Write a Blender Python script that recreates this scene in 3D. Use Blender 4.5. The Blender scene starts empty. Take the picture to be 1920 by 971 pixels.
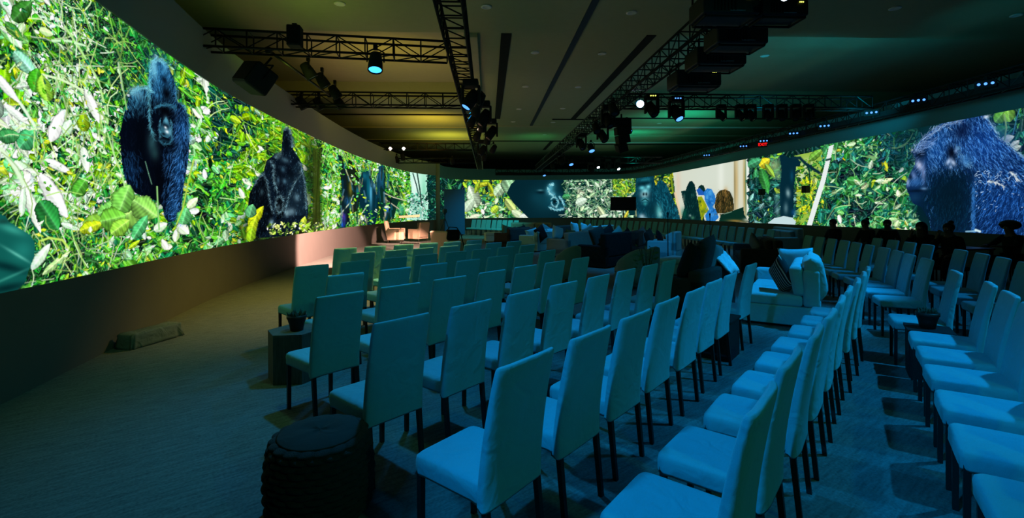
import bpy, bmesh, math, random
import numpy as np
from mathutils import Vector, Matrix, Euler

random.seed(7); RNG = np.random.default_rng(11)
SC = bpy.context.scene
COL = SC.collection
R = math.radians
PI = math.pi

# ------------------------------------------------------------------ camera numbers (1920 x 971 frame)
F = 900.0; CX = 960.0; CY = 392.7; ROLL = 0.0055; EYE = 1.66

def ray(x, y):
    dx = x - CX; dy = y - CY
    return dx - ROLL * dy, dy + ROLL * dx

def at(x, y, h):
    """plan position of the point seen at pixel x, y when it stands at height h"""
    a, b = ray(x, y)
    Y = F * (EYE - h) / b
    return a * Y / F, Y

# ------------------------------------------------------------------ materials
def srgb(c):
    c = np.asarray(c, float)
    return np.where(c <= 0.04045, c / 12.92, ((np.clip(c, 0, None) + 0.055) / 1.055) ** 2.4)

def lin(r, g, b):
    v = srgb(np.array([r, g, b]) / 255.0)
    return (float(v[0]), float(v[1]), float(v[2]), 1.0)

MATS = {}
def mat(name, col, rough=0.8, metal=0.0, noise=0.0, scale=40.0, bump=0.0, bscale=200.0, emit=None, strength=0.0, spec=0.3, trans=0.0, stretch=None):
    if name in MATS: return MATS[name]
    m = bpy.data.materials.new(name); m.use_nodes = True
    nt = m.node_tree; nd = nt.nodes; lk = nt.links
    b = nd['Principled BSDF']
    b.inputs['Base Color'].default_value = (*col[:3], 1)
    b.inputs['Roughness'].default_value = rough
    b.inputs['Metallic'].default_value = metal
    b.inputs['Specular IOR Level'].default_value = spec
    b.inputs['Transmission Weight'].default_value = trans
    if emit is not None:
        b.inputs['Emission Color'].default_value = (*emit[:3], 1)
        b.inputs['Emission Strength'].default_value = strength
    if noise > 0 or bump > 0:
        tc = nd.new('ShaderNodeTexCoord'); mp = nd.new('ShaderNodeMapping')
        lk.new(tc.outputs['Object'], mp.inputs['Vector'])
        if stretch: mp.inputs['Scale'].default_value = stretch
    if noise > 0:
        n = nd.new('ShaderNodeTexNoise'); n.inputs['Scale'].default_value = scale; n.inputs['Detail'].default_value = 4
        lk.new(mp.outputs['Vector'], n.inputs['Vector'])
        mx = nd.new('ShaderNodeMix'); mx.data_type = 'RGBA'
        mx.inputs[6].default_value = (*[c * (1 - noise) for c in col[:3]], 1)
        mx.inputs[7].default_value = (*[min(1, c * (1 + noise)) for c in col[:3]], 1)
        lk.new(n.outputs['Fac'], mx.inputs[0]); lk.new(mx.outputs[2], b.inputs['Base Color'])
    if bump > 0:
        n2 = nd.new('ShaderNodeTexNoise'); n2.inputs['Scale'].default_value = bscale; n2.inputs['Detail'].default_value = 3
        lk.new(mp.outputs['Vector'], n2.inputs['Vector'])
        bp = nd.new('ShaderNodeBump'); bp.inputs['Strength'].default_value = bump; bp.inputs['Distance'].default_value = 0.01
        lk.new(n2.outputs['Fac'], bp.inputs['Height']); lk.new(bp.outputs['Normal'], b.inputs['Normal'])
    MATS[name] = m
    return m

def emat(name, col, strength):
    if name in MATS: return MATS[name]
    m = bpy.data.materials.new(name); m.use_nodes = True
    nt = m.node_tree; nt.nodes.clear()
    e = nt.nodes.new('ShaderNodeEmission'); o = nt.nodes.new('ShaderNodeOutputMaterial')
    e.inputs['Color'].default_value = (*col[:3], 1); e.inputs['Strength'].default_value = strength
    nt.links.new(e.outputs[0], o.inputs[0])
    m.cycles.emission_sampling = 'NONE'
    MATS[name] = m
    return m

def carpet_mat():
    m = bpy.data.materials.new('carpet'); m.use_nodes = True
    nt = m.node_tree; nd = nt.nodes; lk = nt.links
    b = nd['Principled BSDF']; b.inputs['Roughness'].default_value = 0.95; b.inputs['Specular IOR Level'].default_value = 0.1
    tc = nd.new('ShaderNodeTexCoord'); mp = nd.new('ShaderNodeMapping'); mp.inputs['Rotation'].default_value = (0, 0, R(-38))
    lk.new(tc.outputs['Object'], mp.inputs['Vector'])
    mp2 = nd.new('ShaderNodeMapping'); mp2.inputs['Scale'].default_value = (1.0, 7.0, 1.0); lk.new(mp.outputs[0], mp2.inputs['Vector'])
    n1 = nd.new('ShaderNodeTexNoise'); n1.inputs['Scale'].default_value = 4.5; n1.inputs['Detail'].default_value = 6; n1.inputs['Roughness'].default_value = 0.7
    lk.new(mp2.outputs[0], n1.inputs['Vector'])
    n2 = nd.new('ShaderNodeTexNoise'); n2.inputs['Scale'].default_value = 55; n2.inputs['Detail'].default_value = 3
    lk.new(mp.outputs[0], n2.inputs['Vector'])
    ad = nd.new('ShaderNodeMath'); ad.operation = 'MULTIPLY_ADD'; ad.inputs[1].default_value = 0.6
    lk.new(n2.outputs['Fac'], ad.inputs[0]); lk.new(n1.outputs['Fac'], ad.inputs[2])
    cr = nd.new('ShaderNodeValToRGB')
    cr.color_ramp.elements[0].position = 0.55; cr.color_ramp.elements[0].color = (0.09, 0.095, 0.09, 1)
    cr.color_ramp.elements[1].position = 1.05; cr.color_ramp.elements[1].color = (0.20, 0.21, 0.195, 1)
    lk.new(ad.outputs[0], cr.inputs[0]); lk.new(cr.outputs[0], b.inputs['Base Color'])
    bp = nd.new('ShaderNodeBump'); bp.inputs['Strength'].default_value = 0.5; bp.inputs['Distance'].default_value = 0.01
    lk.new(ad.outputs[0], bp.inputs['Height']); lk.new(bp.outputs[0], b.inputs['Normal'])
    return m

def fabric_mat(name, col, wrinkle=0.35):
    """woven cloth: fine weave and soft creases"""
    if name in MATS: return MATS[name]
    m = bpy.data.materials.new(name); m.use_nodes = True
    nt = m.node_tree; nd = nt.nodes; lk = nt.links
    b = nd['Principled BSDF']; b.inputs['Roughness'].default_value = 0.92; b.inputs['Specular IOR Level'].default_value = 0.15
    b.inputs['Sheen Weight'].default_value = 0.12 if sum(col[:3]) > 0.6 else 0.0
    tc = nd.new('ShaderNodeTexCoord')
    oi = nd.new('ShaderNodeObjectInfo')
    av = nd.new('ShaderNodeVectorMath'); av.operation = 'ADD'
    lk.new(tc.outputs['Object'], av.inputs[0])
    sc = nd.new('ShaderNodeVectorMath'); sc.operation = 'SCALE'; sc.inputs[3].default_value = 0.37
    lk.new(oi.outputs['Location'], sc.inputs[0]); lk.new(sc.outputs[0], av.inputs[1])
    n1 = nd.new('ShaderNodeTexNoise'); n1.inputs['Scale'].default_value = 6; n1.inputs['Detail'].default_value = 2; n1.inputs['Distortion'].default_value = 1.2
    n2 = nd.new('ShaderNodeTexNoise'); n2.inputs['Scale'].default_value = 320; n2.inputs['Detail'].default_value = 2
    lk.new(av.outputs[0], n1.inputs['Vector']); lk.new(tc.outputs['Object'], n2.inputs['Vector'])
    mx = nd.new('ShaderNodeMix'); mx.data_type = 'RGBA'
    mx.inputs[6].default_value = (*[c * 0.82 for c in col[:3]], 1); mx.inputs[7].default_value = (*[min(1, c * 1.1) for c in col[:3]], 1)
    lk.new(n2.outputs['Fac'], mx.inputs[0]); lk.new(mx.outputs[2], b.inputs['Base Color'])
    b1 = nd.new('ShaderNodeBump'); b1.inputs['Strength'].default_value = wrinkle; b1.inputs['Distance'].default_value = 0.03
    lk.new(n1.outputs['Fac'], b1.inputs['Height'])
    b2 = nd.new('ShaderNodeBump'); b2.inputs['Strength'].default_value = 0.25; b2.inputs['Distance'].default_value = 0.003
    lk.new(n2.outputs['Fac'], b2.inputs['Height']); lk.new(b1.outputs[0], b2.inputs['Normal'])
    lk.new(b2.outputs[0], b.inputs['Normal'])
    MATS[name] = m
    return m

def stripe_mat(name, c1, c2, scale):
    m = bpy.data.materials.new(name); m.use_nodes = True
    nt = m.node_tree; nd = nt.nodes; lk = nt.links
    b = nd['Principled BSDF']; b.inputs['Roughness'].default_value = 0.9
    tc = nd.new('ShaderNodeTexCoord'); w = nd.new('ShaderNodeTexWave'); w.inputs['Scale'].default_value = scale
    w.bands_direction = 'X'; w.inputs['Distortion'].default_value = 0.6
    lk.new(tc.outputs['Object'], w.inputs['Vector'])
    cr = nd.new('ShaderNodeValToRGB'); cr.color_ramp.elements[0].position = 0.72; cr.color_ramp.elements[1].position = 0.8
    cr.color_ramp.elements[0].color = (*c1, 1); cr.color_ramp.elements[1].color = (*c2, 1)
    lk.new(w.outputs['Fac'], cr.inputs[0]); lk.new(cr.outputs[0], b.inputs['Base Color'])
    return m

def wood_mat(name, c1, c2):
    m = bpy.data.materials.new(name); m.use_nodes = True
    nt = m.node_tree; nd = nt.nodes; lk = nt.links
    b = nd['Principled BSDF']; b.inputs['Roughness'].default_value = 0.7
    tc = nd.new('ShaderNodeTexCoord'); mp = nd.new('ShaderNodeMapping'); mp.inputs['Scale'].default_value = (14, 14, 1.5)
    lk.new(tc.outputs['Object'], mp.inputs[0])
    n = nd.new('ShaderNodeTexNoise'); n.inputs['Scale'].default_value = 2.5; n.inputs['Detail'].default_value = 5; n.inputs['Distortion'].default_value = 1.5
    lk.new(mp.outputs[0], n.inputs['Vector'])
    cr = nd.new('ShaderNodeValToRGB'); cr.color_ramp.elements[0].color = (*c1, 1); cr.color_ramp.elements[1].color = (*c2, 1)
    cr.color_ramp.elements[0].position = 0.3; cr.color_ramp.elements[1].position = 0.75
    lk.new(n.outputs['Fac'], cr.inputs[0]); lk.new(cr.outputs[0], b.inputs['Base Color'])
    return m

# ------------------------------------------------------------------ mesh builder
class MB:
    def __init__(s): s.bm = bmesh.new()
    def box(s, c, d, rot=None, bevel=0.0, seg=2):
        g = bmesh.ops.create_cube(s.bm, size=1.0)['verts']
        M = Matrix.Translation(c)
        if rot is not None: M = M @ Euler(rot).to_matrix().to_4x4()
        M = M @ Matrix.Diagonal((d[0], d[1], d[2], 1))
        bmesh.ops.transform(s.bm, matrix=M, verts=g)
        if bevel > 0:
            es = list({e for v in g for e in v.link_edges})
            bmesh.ops.bevel(s.bm, geom=es, offset=bevel, segments=seg, profile=0.5, affect='EDGES')
        return s
    def loft(s, rings, closed=True, cap=True):
        vs = [[s.bm.verts.new(p) for p in r] for r in rings]
        n = len(vs[0])
        for a, b in zip(vs[:-1], vs[1:]):
            for i in range(n if closed else n - 1):
                j = (i + 1) % n
                try: s.bm.faces.new((a[i], a[j], b[j], b[i]))
                except ValueError: pass
        if cap and closed:
            try: s.bm.faces.new(list(reversed(vs[0])))
            except ValueError: pass
            try: s.bm.faces.new(vs[-1])
            except ValueError: pass
        return s
    def cyl(s, p0, p1, r0, r1=None, n=12):
        r1 = r0 if r1 is None else r1
        p0 = Vector(p0); p1 = Vector(p1); d = (p1 - p0).normalized()
        u = d.orthogonal().normalized(); w = d.cross(u)
        rg = []
        for p, r in ((p0, r0), (p1, r1)):
            rg.append([p + (u * math.cos(2 * PI * k / n) + w * math.sin(2 * PI * k / n)) * r for k in range(n)])
        return s.loft(rg)
    def lathe(s, prof, n=24, c=(0, 0, 0)):
        rg = [[(c[0] + r * math.cos(2 * PI * k / n), c[1] + r * math.sin(2 * PI * k / n), c[2] + z) for k in range(n)] for r, z in prof]
        return s.loft(rg)
    def tube(s, pts, r, n=6):
        pts = [Vector(p) for p in pts]; rg = []
        for i, p in enumerate(pts):
            d = (pts[min(i + 1, len(pts) - 1)] - pts[max(i - 1, 0)]).normalized()
            u = Vector((0, 0, 1)).cross(d)
            if u.length < 1e-3: u = Vector((1, 0, 0)).cross(d)
            u.normalize(); w = d.cross(u)
            rr = r[i] if isinstance(r, (list, tuple)) else r
            rg.append([p + (u * math.cos(2 * PI * k / n) + w * math.sin(2 * PI * k / n)) * rr for k in range(n)])
        return s.loft(rg)
    def prism(s, poly, z0, z1):
        return s.loft([[(x, y, z0) for x, y in poly], [(x, y, z1) for x, y in poly]])
    def ball(s, c, r, seg=16):
        g = bmesh.ops.create_uvsphere(s.bm, u_segments=seg, v_segments=max(6, seg // 2), radius=1.0)['verts']
        r = (r, r, r) if not isinstance(r, (tuple, list)) else r
        bmesh.ops.transform(s.bm, matrix=Matrix.Translation(c) @ Matrix.Diagonal((*r, 1)), verts=g)
        return s
    def pillow(s, w, h, t, n=12, jit=0.0):
        """square cushion standing in the xz plane, thin along y, pinched corners"""
        def P(i, j, sg):
            a = -1 + 2 * i / n; b = -1 + 2 * j / n
            k = 1 - 0.10 * (a * a * b * b) * 0 
            pinch = 1 - 0.09 * (1 - a * a) * abs(b) ** 3, 1 - 0.09 * (1 - b * b) * abs(a) ** 3
            th = t * 0.5 * ((1 - a ** 4) * (1 - b ** 4)) ** 0.45
            return (a * w / 2 * pinch[1], sg * th, b * h / 2 * pinch[0])
        for sg in (-1, 1):
            g = [[s.bm.verts.new(P(i, j, sg)) for j in range(n + 1)] for i in range(n + 1)]
            for i in range(n):
                for j in range(n):
                    q = (g[i][j], g[i + 1][j], g[i + 1][j + 1], g[i][j + 1])
                    s.bm.faces.new(q if sg < 0 else q[::-1])
        bmesh.ops.remove_doubles(s.bm, verts=s.bm.verts, dist=1e-4)
        return s
    def build(s, name, m, parent=None, smooth=False, wn=False, loc=None, rot=None):
        bmesh.ops.recalc_face_normals(s.bm, faces=s.bm.faces)
        me = bpy.data.meshes.new(name); s.bm.to_mesh(me); s.bm.free()
        if smooth or wn:
            me.polygons.foreach_set('use_smooth', [True] * len(me.polygons))
        o = bpy.data.objects.new(name, me)
        for mm in (m if isinstance(m, (list, tuple)) else [m]): me.materials.append(mm)
        COL.objects.link(o)
        if parent is not None: o.parent = parent
        if loc is not None: o.location = loc
        if rot is not None: o.rotation_euler = rot
        if wn:
            w = o.modifiers.new('wn', 'WEIGHTED_NORMAL'); w.keep_sharp = True
        return o

def tag(o, label=None, cat=None, group=None, kind=None):
    if label: o['label'] = label
    if cat: o['category'] = cat
    if group: o['group'] = group
    if kind: o['kind'] = kind
    return o

def thing(name, label, cat, loc=(0, 0, 0), rz=0.0, group=None):
    o = bpy.data.objects.new(name, None); o.empty_display_size = 0.1
    COL.objects.link(o); o.location = loc; o.rotation_euler = (0, 0, rz)
    return tag(o, label, cat, group)

KIDS = {}
def children(o):
    return [c for c in COL.objects if c.parent == o]

def dup(root, loc, rz, label, group=None, rot=None):
    if root.name not in KIDS:
        KIDS[root.name] = [(c, children(c)) for c in children(root)]
    r = root.copy(); COL.objects.link(r); r.location = loc
    r.rotation_euler = rot if rot is not None else (0, 0, rz)
    r['label'] = label
    if group: r['group'] = group
    for ch, gs in KIDS[root.name]:
        c = ch.copy(); COL.objects.link(c); c.parent = r
        for g in gs:
            d = g.copy(); COL.objects.link(d); d.parent = c
    return r

ORD = ['first', 'second', 'third', 'fourth', 'fifth', 'sixth', 'seventh', 'eighth', 'ninth', 'tenth', 'eleventh', 'twelfth', 'thirteenth',
       'fourteenth', 'fifteenth', 'sixteenth', 'seventeenth', 'eighteenth', 'nineteenth', 'twentieth', 'twenty-first', 'twenty-second',
       'twenty-third', 'twenty-fourth', 'twenty-fifth', 'twenty-sixth', 'twenty-seventh', 'twenty-eighth', 'twenty-ninth', 'thirtieth']

# room axes: ceiling grid and trusses run 2.87 degrees off the camera's axis
AX = R(2.866); AS, AC = math.sin(AX), math.cos(AX)
def room(x, y, z=None):
    p = (x * AC - y * AS, x * AS + y * AC)
    return p if z is None else (p[0], p[1], z)
# ================================================================== the oval wall and its pictures
SB, ST, FT = 0.956, 4.09, 5.0          # screen bottom, screen top, fascia top

def smooth_curve(pts, n=40):
    p = np.array(pts, float); out = []
    for i in range(len(p) - 1):
        p0 = p[max(i - 1, 0)]; p1 = p[i]; p2 = p[i + 1]; p3 = p[min(i + 2, len(p) - 1)]
        for t in np.linspace(0, 1, n, endpoint=False):
            out.append(0.5 * (2 * p1 + (p2 - p0) * t + (2 * p0 - 5 * p1 + 4 * p2 - p3) * t * t + (-p0 + 3 * p1 - 3 * p2 + p3) * t ** 3))
    out.append(p[-1]); return np.array(out)

class Wall:
    def __init__(s, pts):
        s.c = smooth_curve(pts)
        d = np.hypot(*np.diff(s.c, axis=0).T)
        s.u = np.concatenate([[0], np.cumsum(d)]); s.L = s.u[-1]
        ok = s.c[:, 1] > 0.6
        s.tu = s.u[ok]; s.tt = (s.c[:, 0] / np.where(ok, s.c[:, 1], 1))[ok]
        o = np.argsort(s.tt); s.tt = s.tt[o]; s.tu = s.tu[o]
    def xy(s, u): return np.interp(u, s.u, s.c[:, 0]), np.interp(u, s.u, s.c[:, 1])
    def P(s, x, y):
        a, b = ray(x, y); u = np.interp(a / F, s.tt, s.tu)
        return float(u), float(EYE - b * s.xy(u)[1] / F)
    def normal(s, u):
        x0, y0 = s.xy(u - 0.05); x1, y1 = s.xy(u + 0.05)
        d = np.stack([x1 - x0, y1 - y0], -1); d /= np.linalg.norm(d, axis=-1, keepdims=True)
        return np.stack([d[..., 1], -d[..., 0]], -1)      # to the inside of the room

WL = Wall([(-2.3, -3.2), (-3.3, 0.0), (-4.1, 2.5), (-4.42, 4.0), (-4.93, 6.0), (-5.34, 7.5), (-5.82, 9.6), (-6.17, 12.1), (-6.44, 14.5), (-6.82, 19.2), (-6.95, 23.2), (-6.85, 27.0), (-6.5, 30.7), (-5.9, 32.9), (-5.4, 34.0)])
WR = Wall([(-5.35, 34.9), (-5.1, 37.2), (-3.8, 38.9), (-1.6, 39.5), (1.7, 39.7), (5.5, 39.6), (8.2, 39.2), (9.7, 38.2), (10.6, 35.4), (11.05, 31.5), (11.5, 25.2), (12.0, 19.5), (12.4, 15.3), (12.6, 11.8), (12.6, 8.0), (12.0, 4.0), (10.8, 0.0)])

class Canvas:
    """a picture laid on a wall, in metres along (u) and up (v); colours in display values 0..1"""
    def __init__(s, W, U, V, base):
        s.W = W; s.U = U; s.V = V
        s.img = np.empty((len(V), len(U), 3), np.float32); s.img[:] = np.array(base) / 255.0
        s.du = np.gradient(U); s.dv = V[1] - V[0]
        x, y = W.xy(U); t = np.where(y > 1, x / np.maximum(y, 1), 0)
        s.k = np.where(y > 1.5, np.clip(np.gradient(t, U) * y, 0.3, 1.5), 0.6)     # how much the wall foreshortens there
        s.uk0 = U[0]
    def iso(s, u): return float(np.interp(u, s.U, s.k))
    def sub(s, u0, u1, v0, v1):
        a = np.searchsorted(s.U, u0); b = np.searchsorted(s.U, u1); c = np.searchsorted(s.V, v0); d = np.searchsorted(s.V, v1)
        return slice(max(a - 1, 0), b + 1), slice(max(c - 1, 0), d + 1)
    def px(s, u): return np.interp(u, s.U, s.du)
    def mix(s, cs, rs, al, col):
        t = s.img[rs, cs]
        t += al[..., None] * (np.asarray(col, np.float32) - t)
    def leaf(s, u, v, L, Wd, ang, col, vein=0.25, flip=1):
        Wd = max(Wd, 0.7 * s.dv)
        k = s.iso(u)
        cs, rs = s.sub(u - L / k, u + L / k, v - L, v + L)
        uu = (s.U[cs][None, :] - u) * k; vv = s.V[rs][:, None] - v
        if uu.size == 0 or vv.size == 0: return
        ca, sa = math.cos(ang), math.sin(ang)
        x = (uu * ca + vv * sa) / L; y = (-uu * sa + vv * ca)
        t = np.clip((x + 0.5), 0, 1)
        prof = Wd * 1.45 * (t ** 0.6) * (1 - t) ** 0.85 * (1 + 0.035 * np.sin(t * 60 + u * 9) + 0.05 * np.sin(t * 17 + v * 31))
        inside = (np.abs(y) < prof) & (x > -0.5) & (x < 0.5)
        if not inside.any(): return
        sh = 1.0 + 0.16 * np.sign(y) * flip + 0.22 * (t - 0.5) + 0.07 * np.sin((t * 9 + np.abs(y) / Wd * 2.2) * 6.3) + 0.10 * np.sin(uu * 23 / (L + .05) + vv * 17 / (L + .05))
        if sum(col) > 2.3: sh = 1.0 + (sh - 1.0) * 0.45 + 0.04
        vn = np.exp(-(y / (0.07 * Wd + 0.4 * s.dv)) ** 2) * vein
        sh = sh * (1 - 0.45 * np.clip((np.abs(y) / np.maximum(prof, 1e-6) - 0.72) / 0.28, 0, 1))
        c = np.clip(np.asarray(col, np.float32)[None, None] * sh[..., None] + vn[..., None], 0, 1)
        t0 = s.img[rs, cs]; t0[inside] = c[inside]
    def blob(s, u, v, ru, rv, col, al=1.0, ang=0.0, hard=1.0):
        m = 2.2 * max(ru, rv)
        cs, rs = s.sub(u - m, u + m, v - m, v + m)
        uu = s.U[cs][None, :] - u; vv = s.V[rs][:, None] - v
        ca, sa = math.cos(ang), math.sin(ang)
        q = ((uu * ca + vv * sa) / ru) ** 2 + ((-uu * sa + vv * ca) / rv) ** 2
        s.mix(cs, rs, al * np.exp(-q ** hard), col)
    def seg(s, a, b, w, col, al=1.0):
        w = max(w, 0.55 * s.dv)
        k = s.iso(a[0])
        cs, rs = s.sub(min(a[0], b[0]) - 2 * w / k, max(a[0], b[0]) + 2 * w / k, min(a[1], b[1]) - 2 * w, max(a[1], b[1]) + 2 * w)
        U = s.U[cs][None, :] * k; V = s.V[rs][:, None]; a = (a[0] * k, a[1]); b = (b[0] * k, b[1])
        dx = b[0] - a[0]; dy = b[1] - a[1]; q = dx * dx + dy * dy + 1e-9
        t = np.clip(((U - a[0]) * dx + (V - a[1]) * dy) / q, 0, 1)
        d2 = (U - a[0] - t * dx) ** 2 + (V - a[1] - t * dy) ** 2
        s.mix(cs, rs, al * np.clip(1.6 - np.sqrt(d2) / w, 0, 1), col)
    def line(s, pts, w, col, al=1.0):
        """polyline given in photograph pixels, w in pixels"""
        q = [s.W.P(*p) for p in pts]
        for p, a, b in zip(pts, q[:-1], q[1:]):
            s.seg(a, b, w * s.scale(a[0]), col, al)
    def scale(s, u): return max(s.W.xy(u)[1], 1.0) / F           # metres per pixel at u
    def mask(s, pts, sub=6):
        q = []
        for p, n in zip(pts, pts[1:] + pts[:1]):
            for k in range(sub): q.append(s.W.P(p[0] + (n[0] - p[0]) * k / sub, p[1] + (n[1] - p[1]) * k / sub))
        q = np.array(q)
        cs, rs = s.sub(q[:, 0].min(), q[:, 0].max(), q[:, 1].min(), q[:, 1].max())
        U = s.U[cs][None, :]; V = s.V[rs][:, None]; ins = np.zeros((V.shape[0], U.shape[1]), bool)
        for (x0, y0), (x1, y1) in zip(q, np.roll(q, -1, 0)):
            if abs(y1 - y0) < 1e-9: continue
            c = ((y0 > V) != (y1 > V)) & (U < (x1 - x0) * (V - y0) / (y1 - y0) + x0)
            ins ^= c
        return cs, rs, ins
    def poly(s, pts, col, al=1.0):
        cs, rs, m = s.mask(pts); s.mix(cs, rs, al * m.astype(np.float32), np.asarray(col) / 255.0)
    def spots(s, lst):
        """soft patches: x, y, rx, ry in pixels, colour, alpha, angle"""
        for x, y, rx, ry, col, al, ang in lst:
            u, v = s.W.P(x, y); u2, _ = s.W.P(x + rx, y)
            s.blob(u, v, max(abs(u2 - u), 1e-3), ry * s.scale(u), np.array(col) / 255.0, al, 0.0 if ang is None else ang)
    def fur(s, pts, n, length, field, width=0.7, al=0.6, clip=True):
        """short hairs inside an outline; field(x, y) -> (colour, direction in degrees) in pixel terms"""
        cs, rs, m = s.mask(pts)
        keep = s.img[rs, cs].copy()
        xs = [p[0] for p in pts]; ys = [p[1] for p in pts]
        for _ in range(n):
            x = RNG.uniform(min(xs), max(xs)); y = RNG.uniform(min(ys), max(ys))
            r = field(x, y)
            if r is None: continue
            col, d = r
            d = R(d + RNG.normal(0, 14)); l = length * RNG.uniform(0.6, 1.4)
            a = s.W.P(x, y); b = s.W.P(x + math.cos(d) * l, y + math.sin(d) * l)
            s.seg(a, b, width * s.scale(a[0]) , np.array(col) / 255.0 * RNG.uniform(0.7, 1.5), al * RNG.uniform(0.6, 1))
        if clip:
            t = s.img[rs, cs]; t[~m] = keep[~m]
    def lightfield(s, u, v):
        if not hasattr(s, 'lf'):
            s.lf = [(RNG.random((64, 600)), 0.62), (RNG.random((120, 1400)), 0.24)]
        r = 0
        for g, c in s.lf:
            x = (u / s.W.L * (0.6 * s.W.L / c)) % (g.shape[1] - 2); y = ((v - SB + 1) / c) % (g.shape[0] - 2)
            i, j = int(x), int(y); a, b = x - i, y - j
            r += (g[j, i] * (1 - a) * (1 - b) + g[j, i + 1] * a * (1 - b) + g[j + 1, i] * (1 - a) * b + g[j + 1, i + 1] * a * b) * 0.5
        return r
    def rim(s, pts, col, n=40, l=3.5, w=0.45, al=0.7, spread=1.2):
        """a back-lit furry edge: short hairs scattered along a line"""
        p = np.array(pts, float); d = np.concatenate([[0], np.cumsum(np.hypot(*np.diff(p, axis=0).T))])
        for _ in range(n):
            q = RNG.uniform(0, d[-1]); x = np.interp(q, d, p[:, 0]); y = np.interp(q, d, p[:, 1])
            x2 = np.interp(q + 1, d, p[:, 0]) - x; y2 = np.interp(q + 1, d, p[:, 1]) - y; a_ = math.atan2(y2, x2) + RNG.normal(0, 0.5)
            x += RNG.normal(0, spread); y += RNG.normal(0, spread); L = l * RNG.uniform(0.5, 1.3)
            a = s.W.P(x, y); b = s.W.P(x + math.cos(a_) * L, y + math.sin(a_) * L)
            s.seg(a, b, w * s.scale(a[0]), np.clip(np.array(col) * RNG.uniform(0.5, 1.2), 0, 1), al * RNG.uniform(0.4, 1))
    def foliage(s, x0, x1, n, size, pal, wts, y0=None, y1=None, asp=(0.3, 0.7), ang=(0, 2 * PI), vein=0.2, lit=None):
        pal = np.array(pal) / 255.0; k = RNG.choice(len(pal), n, p=np.array(wts) / sum(wts))
        for i in range(n):
            x = RNG.uniform(x0, x1)
            if y0 is None:
                u, _ = s.W.P(x, CY); v = RNG.uniform(SB - 0.05, ST + 0.05)
            else:
                u, v = s.W.P(x, RNG.uniform(y0, y1))
            if lit is not None:
                q = s.lightfield(u, v)
                if (q < lit[0]) or (q > lit[1]): continue
            L = size[0] + (size[1] - size[0]) * RNG.random() ** 2
            L *= s.scale(u)
            c = np.clip(pal[k[i]] * RNG.uniform(0.75, 1.25) + RNG.normal(0, 0.02, 3), 0, 1)
            s.leaf(u, v, L, L * RNG.uniform(*asp), RNG.uniform(*ang), c, vein, RNG.choice((-1, 1)))
    def stems(s, x0, x1, n, length, col, w=0.8, y0=None, y1=None, ang=None, al=0.9):
        for i in range(n):
            x = RNG.uniform(x0, x1); u, _ = s.W.P(x, CY)
            v = RNG.uniform(SB, ST) if y0 is None else s.W.P(x, RNG.uniform(y0, y1))[1]
            l = length * RNG.uniform(0.5, 1.5) * s.scale(u); a = RNG.uniform(0, 2 * PI) if ang is None else RNG.uniform(*ang)
            cv = RNG.normal(0, 0.25); p = (u, v)
            c = np.array(col[RNG.integers(len(col))]) / 255.0 * RNG.uniform(0.7, 1.1)
            for q in range(3):
                e = (p[0] + math.cos(a) * l / 3 / s.iso(p[0]), p[1] + math.sin(a) * l / 3)
                s.seg(p, e, w * s.scale(u), c, al); p = e; a += cv
    def mesh(s, name, strength, off=0.0):
        U, V = s.U, s.V
        x, y = s.W.xy(U); nn = s.W.normal(U); x = x + nn[:, 0] * off; y = y + nn[:, 1] * off
        nu, nv = len(U), len(V)
        co = np.empty((nv, nu, 3), np.float32); co[..., 0] = x; co[..., 1] = y; co[..., 2] = V[:, None]
        me = bpy.data.meshes.new(name)
        me.vertices.add(nu * nv); me.vertices.foreach_set('co', co.ravel())
        i = np.arange(nv * nu).reshape(nv, nu)
        q = np.stack([i[:-1, :-1], i[1:, :-1], i[1:, 1:], i[:-1, 1:]], -1).reshape(-1, 4)
        me.loops.add(q.size); me.loops.foreach_set('vertex_index', q.ravel().astype(np.int32))
        me.polygons.add(len(q)); me.polygons.foreach_set('loop_start', (np.arange(len(q)) * 4).astype(np.int32))
        me.polygons.foreach_set('loop_total', np.full(len(q), 4, np.int32))
        me.update(calc_edges=True)
        at_ = me.color_attributes.new('picture', 'FLOAT_COLOR', 'POINT')
        c = np.ones((nv, nu, 4), np.float32); c[..., :3] = srgb(np.clip(s.img, 0, 1))
        at_.data.foreach_set('color', c.ravel())
        m = bpy.data.materials.new(name); m.use_nodes = True; nt = m.node_tree; nt.nodes.clear()
        a = nt.nodes.new('ShaderNodeAttribute'); a.attribute_name = 'picture'
        e = nt.nodes.new('ShaderNodeEmission'); o = nt.nodes.new('ShaderNodeOutputMaterial'); e.inputs[1].default_value = strength
        nt.links.new(a.outputs['Color'], e.inputs[0]); nt.links.new(e.outputs[0], o.inputs[0])
        m.cycles.emission_sampling = 'NONE'
        me.materials.append(m)
        ob = bpy.data.objects.new(name, me); COL.objects.link(ob)
        return ob

def columns(W, xa, xb, step):
    u = [W.P(x, CY)[0] for x in np.arange(xa, xb + step, step)]
    return np.array(u)

# ------------------------------------------------------------------ picture on the long curved screen
G_DK = [(8, 40, 18), (14, 62, 24), (4, 26, 18), (24, 84, 30)]
G_MD = [(22, 128, 40), (60, 160, 30), (12, 112, 60), (84, 180, 44)]
G_YL = [(130, 200, 8), (175, 222, 24), (96, 186, 20), (190, 216, 50)]
G_LT = [(140, 236, 130), (190, 250, 190), (100, 220, 120), (205, 255, 190)]
G_WH = [(235, 255, 232), (208, 255, 220), (250, 255, 248)]
uL = columns(WL, -12, 819, 1.0); uL0 = uL[0]
uL = np.concatenate([np.arange(uL[0] - 0.7, uL[0] - 0.01, 0.03), uL, [WL.L]])
uL = np.unique(np.round(uL, 5))
A = Canvas(WL, uL, np.linspace(SB, ST, 470), (12, 58, 22))
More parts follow.
